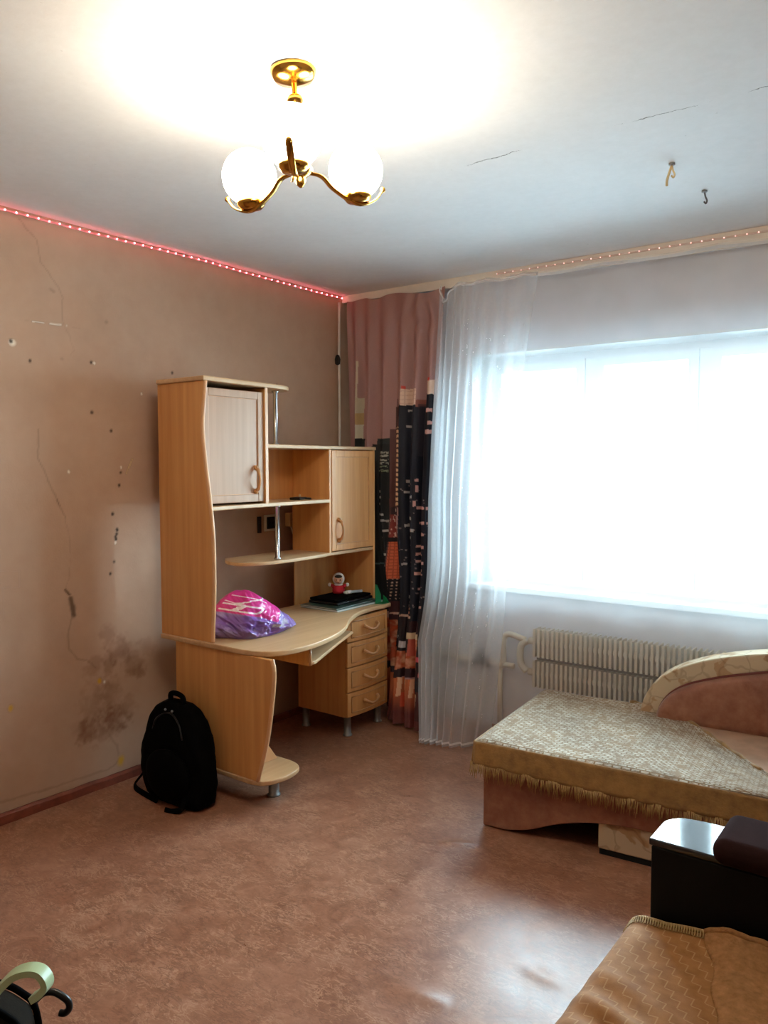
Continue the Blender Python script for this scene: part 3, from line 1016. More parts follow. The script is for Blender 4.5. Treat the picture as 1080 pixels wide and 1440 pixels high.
def doll():
    x, y, z = .285, -.418, Zc
    r = thing('doll', (x, y, z), 'small doll in red with white hood sitting on the black case', 'doll')
    MB().lathe([(.030, z), (.036, z + .008), (.036, z + .022), (.028, z + .040), (.018, z + .050)], (x, y, 0), 20).build('body', M['red_cloth'], r, smooth=True)
    MB().lathe([(.021, z + .046), (.026, z + .050), (.021, z + .056)], (x, y, 0), 16).build('collar', M['white_felt'], r, smooth=True)
    hc = (x, y, z + .084)
    MB().ball(hc, .036, 24, 16).build('hood', M['white_felt'], r, smooth=True)
    d = Vector((.62, -.78, 0)).normalized()
    fc = Vector(hc) + d * .011
    face = MB().ball(tuple(fc), .029, 20, 14).build('face', M['skin_doll'], r, smooth=True)
    hr = Vector(hc) + d * .015 + Vector((0, 0, .013))
    MB().ball(tuple(hr), .024, 18, 12, (1.0, 1.0, .62)).build('fringe_of_hair', M['hair'], face, smooth=True)
    s = Vector((.78, .62, 0))
    for k in (-1, 1):
        p = fc + d * .0265 + s * (.010 * k) + Vector((0, 0, -.002))
        MB().ball(tuple(p), .0036, 8, 6).build('eye', M['hair'], face, smooth=True)
    MB().ball(tuple(fc + d * .0285 + Vector((0, 0, -.009))), .003, 8, 6).build('nose', M['skin_doll'], face, smooth=True)
    MB().ball(tuple(fc + d * .0265 + Vector((0, 0, -.016))), .0035, 8, 6, (1.4, 1.4, .5)).build('mouth', M['red_cloth'], face, smooth=True)
    for k in (-1, 1):
        a = Vector((x, y, z + .035)) + s * (.026 * k); b = Vector((x, y, z + .050)) + s * (.045 * k)
        arm = MB().tube([tuple(a), tuple((a + b) / 2 + Vector((0, 0, .002))), tuple(b)], [.011, .010, .008], 10).build('arm', M['red_cloth'], r, smooth=True)
        MB().ball(tuple(b + s * .006 * k), .011, 12, 8).build('hand', M['white_felt'], arm, smooth=True)
doll()

def white_tube():
    a, b = Vector((.352, -.425, Zc + .012)), Vector((.375, -.315, Zc + .0085))
    r = thing('marker_pen', (.36, -.37, Zc), 'white marker lying on the black case in front of the doll', 'pen')
    MB().tube([a, a.lerp(b, .3), a.lerp(b, .3001), b], [.0105, .0105, .0085, .0078], 12).build('barrel', M['white_plastic'], r, smooth=True)
    c = a + (a - b).normalized() * .018
    MB().tube([c, a], [.008, .0112], 12).build('cap', M['wire_white'], r, smooth=True)
white_tube()

def green_leaf():
    # folded green card: an upright blade and a flat foot at the desk's right end
    r = thing('green_card', (.40, -.28, ZT), 'folded bright green card with a pointed upright blade at the right end of desk', 'card')
    z = ZT
    MB().prism([(-.350, z + .003), (-.298, z + .003), (-.300, z + .05), (-.335, z + .108), (-.352, z + .115)], 'x', .500, .503).build('upright_blade', M['green_paper'], r)
    MB().prism([(.500, -.355), (.545, -.33), (.540, -.262), (.48, -.262), (.490, -.30)], 'z', z + .0005, z + .0035).build('flat_foot', M['green_paper'], r)
    MB().prism([(.500, z + .003), (.542, z + .003), (.520, z + .030), (.500, z + .042)], 'y', -.275, -.272).build('side_flap', M['green_paper'], r)
green_leaf()

def shelf_gadget():
    z = 1.308
    r = thing('small_gadget', (.31, -.78, z), 'small black gadget with a pale knob on the open middle shelf', 'gadget')
    rot_box(MB(), (.31, -.78), .3, .032, .045, z + .0004, z + .014).build('case', M['black_plastic'], r, bevel=.005)
    rot_box(MB(), (.335, -.735), .9, .018, .022, z + .0004, z + .011).build('side_piece', M['black_plastic'], r, bevel=.003)
    MB().lathe([(.007, z + .013), (.006, z + .026), (.003, z + .029)], (.305, -.765, 0), 12).build('knob', M['cream_plastic'], r, smooth=True)
shelf_gadget()

# sockets on the wall behind the desk
def sockets():
    r = thing('wall_socket', (.012, -.70, 1.12), 'square black wall socket with a pale frame behind the chrome pole', 'socket')
    MB().box(.004, .016, -.742, -.652, 1.118, 1.212).build('frame', M['wire_white'], r, bevel=.004)
    f = MB().box(.016, .024, -.728, -.664, 1.132, 1.200).build('socket_face', M['black_plastic'], r, bevel=.003)
    for k in (-1, 1):
        MB().lathe([(.004, .0242), (.004, .0252)], (0, -.696 + .010 * k, 1.166), 10, 'x').build('pin_hole', M['dark'], f)
    MB().box(.004, .014, -.790, -.765, 1.112, 1.205).build('side_plate', M['black_plastic'], r, bevel=.002)
    r = thing('junction_box', (.02, -.53, 1.12), 'small cream surface socket box with a hanging white cord behind the desk', 'socket')
    bx = MB().box(.004, .045, -.568, -.500, 1.135, 1.215).build('box', M['cream_plastic'], r, bevel=.006)
    for k in (-1, 1):
        MB().lathe([(.004, .0452), (.004, .0462)], (0, -.534 + .010 * k, 1.178), 10, 'x').build('pin_hole', M['dark'], bx)
    MB().tube(spline([(.03, -.545, 1.137), (.03, -.53, 1.10), (.025, -.505, 1.06), (.02, -.48, 1.0), (.02, -.48, .9), (.02, -.48, .5)], 4), .004, 8).build('cord', M['wire_white'], r, smooth=True)
sockets()


# ------------------------------------------------------------------ backpack
def backpack():
    r = thing('backpack', (.40, -1.68, 0), 'black backpack standing on the floor against the desk leg panel', 'backpack')
    n1 = fbm(41)
    cx, cyb = .405, -1.672
    prof = [(0.004, .175, .070), (.02, .200, .082), (.10, .214, .088), (.22, .208, .084), (.30, .190, .076), (.36, .162, .064), (.405, .125, .050), (.43, .075, .034), (.437, .02, .012)]
    seg = 48; rows = 40
    mb = MB()
    for j in range(rows + 1):
        z = prof[0][0] + (prof[-1][0] - prof[0][0]) * (1 - (1 - j / rows) ** 1.3)
        hx = lerp_tab(z, [(a, b) for a, b, c in prof]); hy = lerp_tab(z, [(a, c) for a, b, c in prof])
        lean = .040 * (z / .437); sh = -.035 * (z / .437)
        for k in range(seg):
            a = 2 * math.pi * k / seg
            ca, sa = math.cos(a), math.sin(a)
            p = .62
            ex = math.copysign(abs(ca) ** p, ca); ey = math.copysign(abs(sa) ** p, sa)
            nz = (float(n1(ca * 2 + 5 + z * 4, sa * 2 + z * 9)) - .5) * .03
            mb.v.append((cx + sh + (hx + nz) * ex, cyb + lean * .6 + (hy + nz) * ey, z))
    for j in range(rows):
        for k in range(seg):
            k2 = (k + 1) % seg
            mb.f.append((j * seg + k, j * seg + k2, (j + 1) * seg + k2, (j + 1) * seg + k))
    mb.f.append(tuple(reversed(range(seg)))); mb.f.append(tuple(rows * seg + k for k in range(seg)))
    body = mb.build('body', M['black_cloth'], r, smooth=True)
    pk = MB().ball((.42, -1.752, .135), .1, 24, 14, (1.45, .42, 1.15)); pk.build('front_pocket', M['black_cloth'], r, smooth=True)
    pk2 = MB().ball((.24, -1.680, .11), .1, 20, 12, (.45, .55, 1.0)); pk2.build('side_pocket', M['black_cloth'], r, smooth=True)
    MB().tube(spline([(.33, -1.655, .425), (.335, -1.66, .462), (.375, -1.662, .472), (.415, -1.66, .462), (.42, -1.655, .425)], 5), .012, 8).build('grab_handle', M['black_cloth2'], r, smooth=True)
    zp = MB().tube(spline([(.27, -1.715, .30), (.30, -1.712, .36), (.375, -1.700, .392), (.45, -1.712, .36), (.49, -1.725, .30)], 5), .004, 6)
    zp.build('zip', M['black_plastic'], body, smooth=True)
    for x in (.352, .398):
        MB().ball((x, -1.705, .405), .006, 8, 6).build('buckle', M['grey_metal'], r, smooth=True)
    MB().tube(spline([(.23, -1.67, .16), (.17, -1.69, .075), (.125, -1.70, .022), (.13, -1.715, .010), (.18, -1.74, .010), (.27, -1.755, .010), (.36, -1.765, .012)], 5), .011, 8, flat=(.013, .004)).build('shoulder_strap', M['black_cloth2'], r, smooth=True)
    MB().tube(spline([(.53, -1.74, .09), (.545, -1.775, .03), (.50, -1.79, .008), (.46, -1.80, .008)], 4), .01, 8, flat=(.012, .004)).build('lower_strap', M['black_cloth2'], r, smooth=True)
backpack()


# ------------------------------------------------------------------ cornice, LED strips
def cornice():
    r = thing('curtain_cornice', (1.8, -.02, H - .07), 'ivory curtain cornice along the ceiling above the window', 'curtain rail')
    mb = MB()
    # slightly sagging towards the right
    n = 12
    for i in range(n + 1):
        x = .004 + (3.70 - .004) * i / n
        h = .042 + .034 * min(1, x / 2.4)
        mb.v += [(x, -.034, H - h), (x, -.034, H - .001), (x, -.016, H - .001), (x, -.020, H - h)]
    for i in range(n):
        for k in range(4):
            k2 = (k + 1) % 4
            mb.f.append((i * 4 + k, i * 4 + k2, (i + 1) * 4 + k2, (i + 1) * 4 + k))
    mb.f.append((0, 1, 2, 3)); mb.f.append((n * 4 + 3, n * 4 + 2, n * 4 + 1, n * 4))
    mb.build('fascia', M['rail'], r)
    MB().box(.01, 3.69, -.016, YW, H - .022, H - .002).build('track', M['white_plastic'], r)
cornice()


def led_strip(name, pts, mat, tape_mat, label, tape_w, nrm, led_r=.0036):
    """tape following pts (already spaced), one small LED on each point"""
    r = thing(name, pts[len(pts) // 2], label, 'led strip')
    tp = MB().tube(pts, .005, 6, flat=tape_w)
    tp.build('tape', tape_mat, r)
    me = None
    for p in pts:
        if me is None:
            c = root_loc(r)
            mb = MB().ball(tuple(c), led_r, 8, 5)
            o = mb.build('led', mat, r, smooth=True); me = o.data
            o.location = Vector(p) + Vector(nrm) - c
        else:
            o = bpy.data.objects.new('led', me); COL.objects.link(o); o.parent = r
            o.location = Vector(p) + Vector(nrm) - c
rg = random.Random(5)
pw = []
y = -3.0
while y < -.05:
    pw.append((.016 + .002 * math.sin(y * 9), y, H - .017 + .003 * math.sin(y * 4.0) + rg.uniform(-.001, .001)))
    y += .0475
led_strip('led_strip', pw, M['led_wall'], M['led_tape'], 'glowing red LED strip along the top of the brown left wall', (.0015, .005), (.006, 0, 0))
pr = []
x = 1.10
while x < 3.3:
    pr.append((x, -.0365, H - .020 - .006 * min(1, (x - 1.1) / 1.3)))
    x += .0485
led_strip('led_strip', pr, M['led_rail'], M['led_tape_w'], 'pale pink LED strip stuck along the ivory curtain cornice', (.0015, .005), (0, -.004, 0), .003)


# ------------------------------------------------------------------ chandelier
def chandelier():
    lx, ly = 1.706, -2.291
    r = thing('chandelier', (lx, ly, H), 'lit brass ceiling chandelier with three round white globes', 'ceiling lamp')
    c = (lx, ly, 0)
    MB().lathe([(.062, H - .002), (.062, H - .010), (.052, H - .026), (.020, H - .034), (.010, H - .036)], c, 32).build('ceiling_rose', M['brass'], r, smooth=True)
    MB().lathe([(.007, H - .034), (.007, 2.278)], c, 12).build('stem', M['brass'], r, smooth=True)
    MB().lathe([(.008, H - .062), (.020, H - .072), (.022, H - .082), (.012, H - .095), (.010, H - .10), (.020, H - .108), (.027, H - .125), (.010, H - .127)], c, 24).build('stem_bell', M['brass'], r, smooth=True)
    MB().lathe([(.010, 2.316), (.026, 2.308), (.034, 2.296), (.036, 2.284), (.022, 2.272), (.012, 2.266), (.016, 2.260), (.010, 2.248), (.004, 2.242)], c, 24).build('hub', M['brass'], r, smooth=True)
    for k, an in enumerate((-53.4, 66.6, 186.6)):
        a = math.radians(an + 0)
        d = Vector((math.cos(a), math.sin(a), 0))
        o = Vector((lx, ly, 0))
        R = .172; gz = 2.308; gr = .076
        pth = spline([tuple(o + d * .020 + Vector((0, 0, 2.284))), tuple(o + d * .065 + Vector((0, 0, 2.278))), tuple(o + d * .100 + Vector((0, 0, 2.248))), tuple(o + d * R + Vector((0, 0, 2.216))),
                      tuple(o + d * (R + .055) + Vector((0, 0, 2.232))), tuple(o + d * (R + .085) + Vector((0, 0, 2.266)))], 6)
        n = len(pth)
        arm = MB().tube(pth, [.0065] * n, 8, flat=(.009, .003)).build('arm', M['brass'], r, smooth=True)
        e = Vector(pth[-1])
        MB().ball(tuple(e), .008, 10, 6).build('arm_tip', M['brass'], arm, smooth=True)
        g = o + d * R
        MB().lathe([(.010, 2.218), (.030, 2.223), (.038, 2.232), (.040, 2.242)], (g.x, g.y, 0), 24).build('cup', M['brass'], arm, smooth=True)
        MB().ball((g.x, g.y, gz), gr, 28, 18).build('globe', M['globe'], r, smooth=True)
    # small bent wire at the hub
    MB().tube(spline([(lx + .01, ly - .02, 2.316), (lx + .012, ly - .035, 2.286), (lx + .005, ly - .036, 2.254), (lx - .004, ly - .03, 2.252)], 4), .003, 6).build('pull_hook', M['brass'], r, smooth=True)
    return r
_ch = chandelier()
_ch.rotation_mode = 'AXIS_ANGLE'; _ch.rotation_axis_angle = (math.radians(-3.4), -.68, .73, 0)   # hangs a little crooked

# loose ceiling fixings
def ceiling_hook(loc, tail, label):
    r = thing('ceiling_hook', loc, label, 'hook', 'loose fixings in the ceiling')
    x, y, z = loc
    MB().lathe([(.011, H - .0005), (.011, H - .006), (.006, H - .008)], (x, y, 0), 12).build('plug', M['grey_metal'], r, smooth=True)
    MB().tube(spline([(x, y, H - .006), (x + .004, y, H - .024), (x + .010, y, H - .040), (x + .006, y, H - .050), (x - .001, y, H - .042)], 5), .0032, 8).build('hook', M['cream_plastic'] if tail else M['valve'], r, smooth=True)
    if tail:
        MB().tube(spline([(x, y, H - .008), (x - .008, y, H - .030), (x - .014, y - .004, H - .055), (x - .015, y - .004, H - .076)], 5), .0045, 8).build('wire_tail', M['cream_plastic'], r, smooth=True)
ceiling_hook((2.32, -1.016, H), True, 'cream hook with a dangling wire tail in the ceiling')
ceiling_hook((2.338, -.66, H), False, 'small grey hook without wire in the ceiling nearer the window')


# ------------------------------------------------------------------ patterned curtain
def print_colour(px, py):
    """the night-city print, laid out on the cloth: px across (485..620), py down (415..1030)"""
    sh = px.shape
    col = np.empty(sh + (3,)); col[:] = C(176, 136, 130)[:3]
    n1, n2, n3 = fbm(61), fbm(62), vnoise(63)
    rgn = np.random.RandomState(4)
    def rect(x0, x1, y0, y1, c, s=1.0, extra=None):
        m = (px >= x0) & (px < x1) & (py >= y0) & (py < y1)
        if extra is not None:
            m = m & extra
        col[m] = col[m] * (1 - s) + np.array(C(*c)[:3]) * s
    # sky gets a little warmer lower down
    k = np.clip((py - 430) / 200, 0, 1)[..., None]
    col[:] = col * (1 - .25 * k) + np.array(C(166, 108, 100)[:3]) * .25 * k
    # strip of print at the far left edge
    rect(494, 506, 552, 575, (196, 184, 156)); rect(494, 506, 575, 592, (190, 158, 108)); rect(494, 506, 592, 613, (204, 198, 176)); rect(493, 508, 613, 1100, (24, 28, 28))
    rect(499, 501, 500, 552, (206, 192, 166))
    rect(505, 524, 640, 1100, (26, 24, 30))
    # building A
    rect(521, 546, 622, 862, (22, 24, 26)); rect(525, 546, 614, 622, (34, 42, 42))
    for yy in (633, 638, 644, 649, 654, 660):
        rect(528, 545, yy, yy + 3, (150, 158, 124) if yy > 650 else (190, 186, 166), .85, n3(px * .5, py) > .35)
    for x, yy in ((533, 690), (534, 699), (533, 708), (536, 723), (536, 732), (541, 732), (541, 746), (536, 756), (536, 761), (541, 779), (538, 797)):
        rect(x, x + 5, yy, yy + 3, (206, 196, 186), .8)
    rect(530, 546, 794, 796, (90, 110, 110), .6)
    # slender lit tower B
    rect(546, 552, 600, 862, (100, 62, 58)); rect(551, 563, 568, 600, (86, 60, 58))
    rect(553, 556, 556, 600, (70, 48, 48))
    rect(552, 562, 598, 714, (84, 54, 50))
    rect(552, 562, 598, 714, (232, 186, 142), .95, (np.mod(py, 7.0) < 4.2))
    rect(547, 561, 714, 725, (70, 46, 48)); rect(554, 560, 716, 720, (240, 216, 190))
    rect(547, 560, 725, 757, (150, 62, 56)); rect(547, 560, 725, 757, (232, 190, 170), .9, n3(px * .8, py * .35) > .72)
    rect(546, 561, 757, 763, (30, 22, 26))
    rect(547, 560, 763, 815, (224, 112, 74)); rect(547, 560, 763, 815, (176, 72, 46), .7, (np.mod(py, 4.5) < 1.2) | (np.mod(px, 4) < .9))
    rect(546, 561, 815, 846, (28, 22, 28)); rect(546, 561, 815, 846, (220, 176, 150), .85, (np.mod(py, 4.5) < 1.8) & (np.mod(px, 4) < 1.5))
    rect(546, 562, 846, 878, (70, 34, 38))
    # dark block C with its lit caps
    rect(562, 622, 566, 900, (26, 29, 42)); rect(584, 597, 560, 570, (150, 92, 78)); rect(597, 622, 552, 900, (24, 28, 40))
    rect(563, 584, 544, 567, (226, 196, 172)); rect(563, 584, 544, 567, (196, 156, 138), .6, (np.mod(py, 6) < 1.2) | (np.mod(px, 7) < 1.2))
    rect(598, 615, 534, 553, (230, 202, 182)); rect(564, 568, 540, 544, (210, 80, 70)); rect(599, 602, 531, 535, (220, 80, 70))
    rect(586, 592, 566, 640, (50, 46, 56), .7)
    wins = [(598, 573, 6, 5), (600, 591, 6, 5), (597, 603, 8, 6), (570, 573, 4, 3), (569, 596, 8, 3), (592, 629, 3, 4), (569, 675, 4, 4), (583, 673, 3, 4), (584, 682, 2, 10),
            (567, 691, 6, 3), (577, 697, 3, 4), (581, 704, 3, 8), (585, 712, 5, 4), (592, 712, 5, 4), (599, 712, 6, 4), (587, 733, 4, 3), (593, 732, 5, 4), (600, 733, 3, 3), (594, 748, 4, 4),
            (586, 765, 5, 3), (593, 765, 5, 4), (586, 775, 5, 4), (593, 776, 3, 3), (586, 786, 5, 3), (593, 787, 5, 4), (585, 802, 6, 4), (593, 797, 3, 3), (593, 803, 4, 2),
            (568, 737, 5, 4), (575, 726, 5, 4), (575, 743, 8, 4), (575, 753, 5, 4), (567, 791, 5, 3), (575, 785, 5, 5), (588, 824, 4, 3), (575, 835, 6, 4), (576, 842, 3, 3), (575, 848, 6, 4), (594, 846, 3, 3)]
    for x, yy, w_, h_ in wins:
        rect(x, x + w_, yy, yy + h_, (222, 170, 160) if x > 580 else (190, 180, 176), .85)
    for i in range(70):
        x, yy = rgn.uniform(563, 605), rgn.uniform(668, 860)
        rect(x, x + 1.6, yy, yy + 1.6, (170, 150, 150), .5)
    # street glow at the foot of the buildings
    m = (py > 872) & (py < 935) & (px < 596)
    g = n1(px * .12, py * .10); g2 = n2(px * .2, py * .16)
    glow = np.array(C(196, 84, 46)[:3]) * (1 - g2[..., None]) * 1.3 + np.array(C(240, 190, 150)[:3]) * np.clip(g2 * 1.6 - .62, 0, 1)[..., None]
    col[m] = glow[m]
    rect(560, 583, 863, 908, (38, 24, 30)); rect(553, 583, 861, 864, (214, 180, 160)); rect(562, 568, 888, 892, (200, 190, 190)); rect(569, 575, 896, 904, (210, 196, 196))
    rect(575, 582, 850, 862, (214, 150, 120), .8, np.mod(py, 5) < 3)
    rect(582, 594, 868, 884, (60, 34, 38)); rect(580, 594, 883, 891, (214, 184, 146)); rect(582, 592, 891, 912, (186, 84, 66))
    rect(594, 625, 852, 960, (30, 24, 32)); rect(594, 600, 912, 918, (210, 90, 100)); rect(594, 600, 930, 936, (220, 110, 110))
    # dark awning, pillars, warm pavement
    band = np.abs(py - (935 + 3 * np.sin((px - 545) * .12))) < 5.5
    m = band & (px < 598); col[m] = C(46, 18, 24)[:3]
    m = (py >= 940) & (px < 595)
    t = np.clip((py - 940) / 40, 0, 1)[..., None]
    base = np.array(C(206, 108, 62)[:3]) * (1 - t) + np.array(C(104, 44, 38)[:3]) * t
    base = base * (.75 + .5 * n1(px * .3, py * .05))[..., None]
    col[m] = base[m]
    for x, wd in ((563, 4), (571, 4), (579, 4), (587, 3)):
        rect(x, x + wd, 940, 962, (232, 190, 150), .75)
    rect(575, 583, 958, 975, (206, 74, 48), .7)
    rect(594, 625, 952, 1100, (70, 34, 34)); rect(595, 598, 955, 970, (206, 170, 140), .7)
    m = py > 985
    col[m] = col[m] * .55 + np.array(C(110, 50, 44)[:3]) * .45
    return col


def curtain_print():
    nu, nv = 230, 560
    U, V = np.meshgrid(np.linspace(0, 1, nu + 1), np.linspace(0, 1, nv + 1))
    zt = 2.515 - .012 * (np.sin(U * 22) * .5 + .5) - .030 * np.exp(-((U - .80) / .10) ** 2) - .012 * np.exp(-((U - .28) / .06) ** 2)
    zb = .012 + .03 * (1 - U)
    Z = zt + (zb - zt) * V
    xl = np.interp(Z, [0, .7, 1.2, 2.5], [.30, .22, .10, .05])
    xr = np.interp(Z, [0, .25, .5, 1.3, 1.9, 2.5], [.845, .775, .725, .725, .745, .775])
    X = xl + (xr - xl) * U
    fl = np.clip(1 - Z / .95, 0, 1) ** 1.6
    side = np.clip((X - .44) / .12, 0, 1)
    Y0 = -.048 - .05 * np.clip(1 - Z / 2.0, 0, 1) - .23 * fl * side
    amp = .006 + .020 * np.clip((2.5 - Z) / .5, 0, 1)
    ph = U * 2 * np.pi * 6.5 + 1.2 * np.sin(U * 7) + .35 * np.sin(Z * 2.1)
    n1 = fbm(71)
    # swag hanging from the slipped hook near the right edge
    sw = np.exp(-((U - .80) / .12) ** 2) * np.exp(-((Z - 2.40) / .14) ** 2)
    Y = Y0 + amp * np.sin(ph) + .008 * np.sin(ph * 2.1 + 1) * np.clip((2.4 - Z), 0, 1) + (n1(U * 6, Z * 3) - .5) * .02 - .02 * sw * np.sin((Z - 2.4) * 30 + (U - .8) ** 2 * 200)
    Y = np.minimum(Y, .035)
    mb = MB()
    P = np.stack([X, Y, Z], -1).reshape(-1, 3)
    mb.v = [tuple(p) for p in P]
    idx = np.arange((nu + 1) * (nv + 1)).reshape(nv + 1, nu + 1)
    mb.f = [tuple(q) for q in np.stack([idx[:-1, :-1], idx[:-1, 1:], idx[1:, 1:], idx[1:, :-1]], -1).reshape(-1, 4)]
    ob = mb.build('curtain', M['print'], None, smooth=True, flip_fix=False)
    # cloth layout: across the width in print units, down the drop in print units
    px = np.interp(X - .10 * fl * side * 1.0, [.05, .304, .389, .45, .712, .767], [483, 529, 545.5, 557, 608, 620])
    px = px + .0 * Y
    py = np.interp(-Z, [-2.55, -2.48, -1.915, -1.30, -.45, -.04, 0], [405, 420, 550, 700, 898, 990, 1000])
    c = print_colour(px, py)
    color_attr(ob, 'print', np.concatenate([c, np.ones(c.shape[:2] + (1,))], -1).reshape(-1, 4))
    tag(ob, 'mauve curtain printed with a night city skyline hanging beside the desk', 'curtain')
curtain_print()


def sheer_panel(x_top, x_mid, x_bot, label, folds, nu, seed, flare, droop=None, zb=.01, yoff=0.0, bunch=0):
    nv = 150
    U, V = np.meshgrid(np.linspace(0, 1, nu + 1), np.linspace(0, 1, nv + 1))
    f = fbm(seed)
    zt = 2.505 - .010 * (np.abs(np.sin(U * folds * 1.5))) - .028 * np.interp(U, [0, 1], [0, .9 if bunch == 0 else .3])
    if droop:
        zt = zt - droop[2] * np.exp(-((U - droop[0]) / droop[1]) ** 2)
    Z = zt + (zb - zt) * V
    def edge(i):
        return np.interp(Z, [0, .25, .5, 1.3, 1.9, 2.5], [x_bot[i], x_bot[i] * .45 + x_mid[i] * .55, x_mid[i], x_mid[i], x_mid[i] * .6 + x_top[i] * .4, x_top[i]])
    W = U ** (1 + bunch) if bunch else U
    X = edge(0) + (edge(1) - edge(0)) * W
    fl = np.clip(1 - Z / .95, 0, 1) ** 1.6
    Y = -.070 + yoff - .045 * np.clip(1 - Z / 2.0, 0, 1) - flare * fl * np.interp(X, [0, 1.05, 1.35, 4], [1, 1, .12, .0])
    amp = (1.0 if bunch else .5) * (.003 + .012 * np.clip((2.5 - Z) / .8, 0, 1)) * (1 + .6 * f(U * 9, Z * .7)) * (np.interp(W, [0, .3, 1], [2.2 if bunch else 1.2, .9, .8]))
    ph = U * 2 * np.pi * folds + 1.5 * np.sin(U * 5 + seed) + .4 * np.sin(Z * 1.7 + seed)
    Y = Y + amp * np.sin(ph) + (f(U * 7 + 3, Z * 2) - .5) * .02
    Y = np.minimum(Y, -.038 + yoff * .3)
    mb = MB()
    P = np.stack([X, Y, Z], -1).reshape(-1, 3)
    mb.v = [tuple(p) for p in P]
    idx = np.arange((nu + 1) * (nv + 1)).reshape(nv + 1, nu + 1)
    mb.f = [tuple(q) for q in np.stack([idx[:-1, :-1], idx[:-1, 1:], idx[1:, 1:], idx[1:, :-1]], -1).reshape(-1, 4)]
    r = thing('voile_curtain', (float(X.mean()), -.1, 0), label, 'curtain', 'white voile curtains across the window')
    ob = mb.build('voile', M['sheer'] if bunch else M['sheer_fine'], r, smooth=True, flip_fix=False)
    # stitched heading tape and bottom hem
    for nm, row, wd in (('heading_tape', 1, .014), ('hem', nv - 1, .010)):
        pth = [tuple(P.reshape(nv + 1, nu + 1, 3)[row, i] + np.array([0, -.002, 0])) for i in range(0, nu + 1, 3)]
        MB().tube(pth, .002, 4, flat=(.0012, wd / 2)).build(nm, M['sheer_hem'], r, smooth=False)
    return r
M['sheer_hem'] = m_sheer('voile_hem', .55)
sheer_panel((.785, 1.38), (.738, 1.22), (.900, 1.21), 'white voile curtain panel bunched beside the city-print curtain', 9, 320, 3, .30, (.22, .10, .085), .012, -.042, 1.0)
sheer_panel((1.20, 3.45), (1.13, 3.45), (1.13, 3.45), 'wide white voile curtain panel in front of the window and radiator', 9, 420, 8, .10, None, .03, -.012)

# corner cable and pull weight at the left end of the curtain
t_ = thing('corner_cable', (.03, -.03, .02), 'thin white cable hanging down the room corner beside the curtain', 'cable')
MB().tube(spline([(.022, -.085, 2.50), (.022, -.088, 2.22), (.026, -.092, 2.0), (.030, -.096, 1.8), (.034, -.10, 1.6), (.036, -.10, .9), (.036, -.10, .1)], 5), .0085, 8).build('cable', M['wire_white'], t_, smooth=True)
MB().lathe([(.006, 2.115), (.016, 2.122), (.018, 2.150), (.012, 2.172), (.005, 2.178)], (.020, -.10, 0), 14).build('weight', M['green_dark'] if 'green_dark' in M else M['dark'], t_, smooth=True)


# ------------------------------------------------------------------ radiator and pipes
def radiator():
    r = thing('radiator', (1.75, .0, .25), 'cream finned convector radiator under the window behind the voile', 'radiator')
    x0, x1 = 1.34, 2.50
    for (za, zb) in ((.285, .430), (.452, .605)):
        zc = (za + zb) / 2
        MB().tube([(x0 - .05, .010, zc), (x1 + .05, .010, zc)], .019, 12).build('core_pipe', M['radiator'], r, smooth=True)
    MB().box(x0, x1, .000, .034, .432, .450).build('spine', M['valve'], r)
    me = None
    x = x0
    while x < x1:
        for (za, zb) in ((.285, .430), (.452, .605)):
            if me is None or me.get(za) is None:
                me = me or {}
                mb = MB().box(x - .0035, x + .0035, -.030, .048, za, zb)
                mb.box(x - .010, x - .0035, -.030, -.026, za, zb)
                o = mb.build('fin', M['radiator'], r); me[za] = (o.data, x)
            else:
                d, xx = me[za]
                o = bpy.data.objects.new('fin', d); COL.objects.link(o); o.parent = r; o.location = (x - xx, 0, 0)
        x += .0265
    for xe in (x0 - .06, x1 + .06):
        MB().tube(spline([(xe, 0, .357), (xe - .035 * (1 if xe < 2 else -1), 0, .40), (xe - .035 * (1 if xe < 2 else -1), 0, .49), (xe, 0, .528)], 5), .019, 12).build('return_bend', M['radiator'], r, smooth=True)
    for xe in (1.55, 2.3):
        MB().box(xe - .012, xe + .012, .046, YW, .40, .47).build('bracket', M['valve'], r)
radiator()

def heating_pipe():
    r = thing('heating_pipe', (1.1, .0, 0), 'cream heating pipe with a grey valve running to the radiator', 'pipe')
    MB().tube([(.60, .005, .372), (1.20, .005, .372)], .0165, 12).build('supply_pipe', M['pipe'], r, smooth=True)
    MB().tube(spline([(1.135, .005, .372), (1.135, .005, .46), (1.137, .005, .515), (1.155, .005, .545), (1.19, .005, .548), (1.27, .004, .53)], 6), .0165, 12).build('riser', M['pipe'], r, smooth=True)
    MB().tube([(1.115, .005, .36), (1.115, .005, .004)], .0145, 12).build('drop_pipe', M['pipe'], r, smooth=True)
    MB().lathe([(.024, .95), (.030, .955), (.030, .985), (.022, .99), (.022, 1.02), (.028, 1.025), (.028, 1.05), (.02, 1.055)], (0, .005, .372), 16, 'x').build('valve', M['valve'], r, smooth=True)
    v = MB().lathe([(.007, .39), (.007, .425), (.020, .428), (.020, .436), (.008, .440)], (.985, .005, 0), 14).build('valve_handle', M['valve'], r, smooth=True)
    MB().lathe([(.022, 1.10), (.025, 1.105), (.025, 1.13), (.022, 1.135)], (0, .005, .372), 16, 'x').build('collar', M['pipe'], r, smooth=True)
heating_pipe()


# ------------------------------------------------------------------ ottoman couch
OA = math.radians(5.4)
OO = Vector((1.628, -1.098, 0))
OL, OD = 1.75, .83
def ol(a, b, z):
    return (OO.x + a * math.cos(OA) - b * math.sin(OA), OO.y + a * math.sin(OA) + b * math.cos(OA), z)

class LMB(MB):
    """MB whose build maps local ottoman coordinates (along, deep, up) into the room"""
    def build(self, *a, **k):
        self.v = [ol(*p) for p in self.v]
        return MB.build(self, *a, **k)

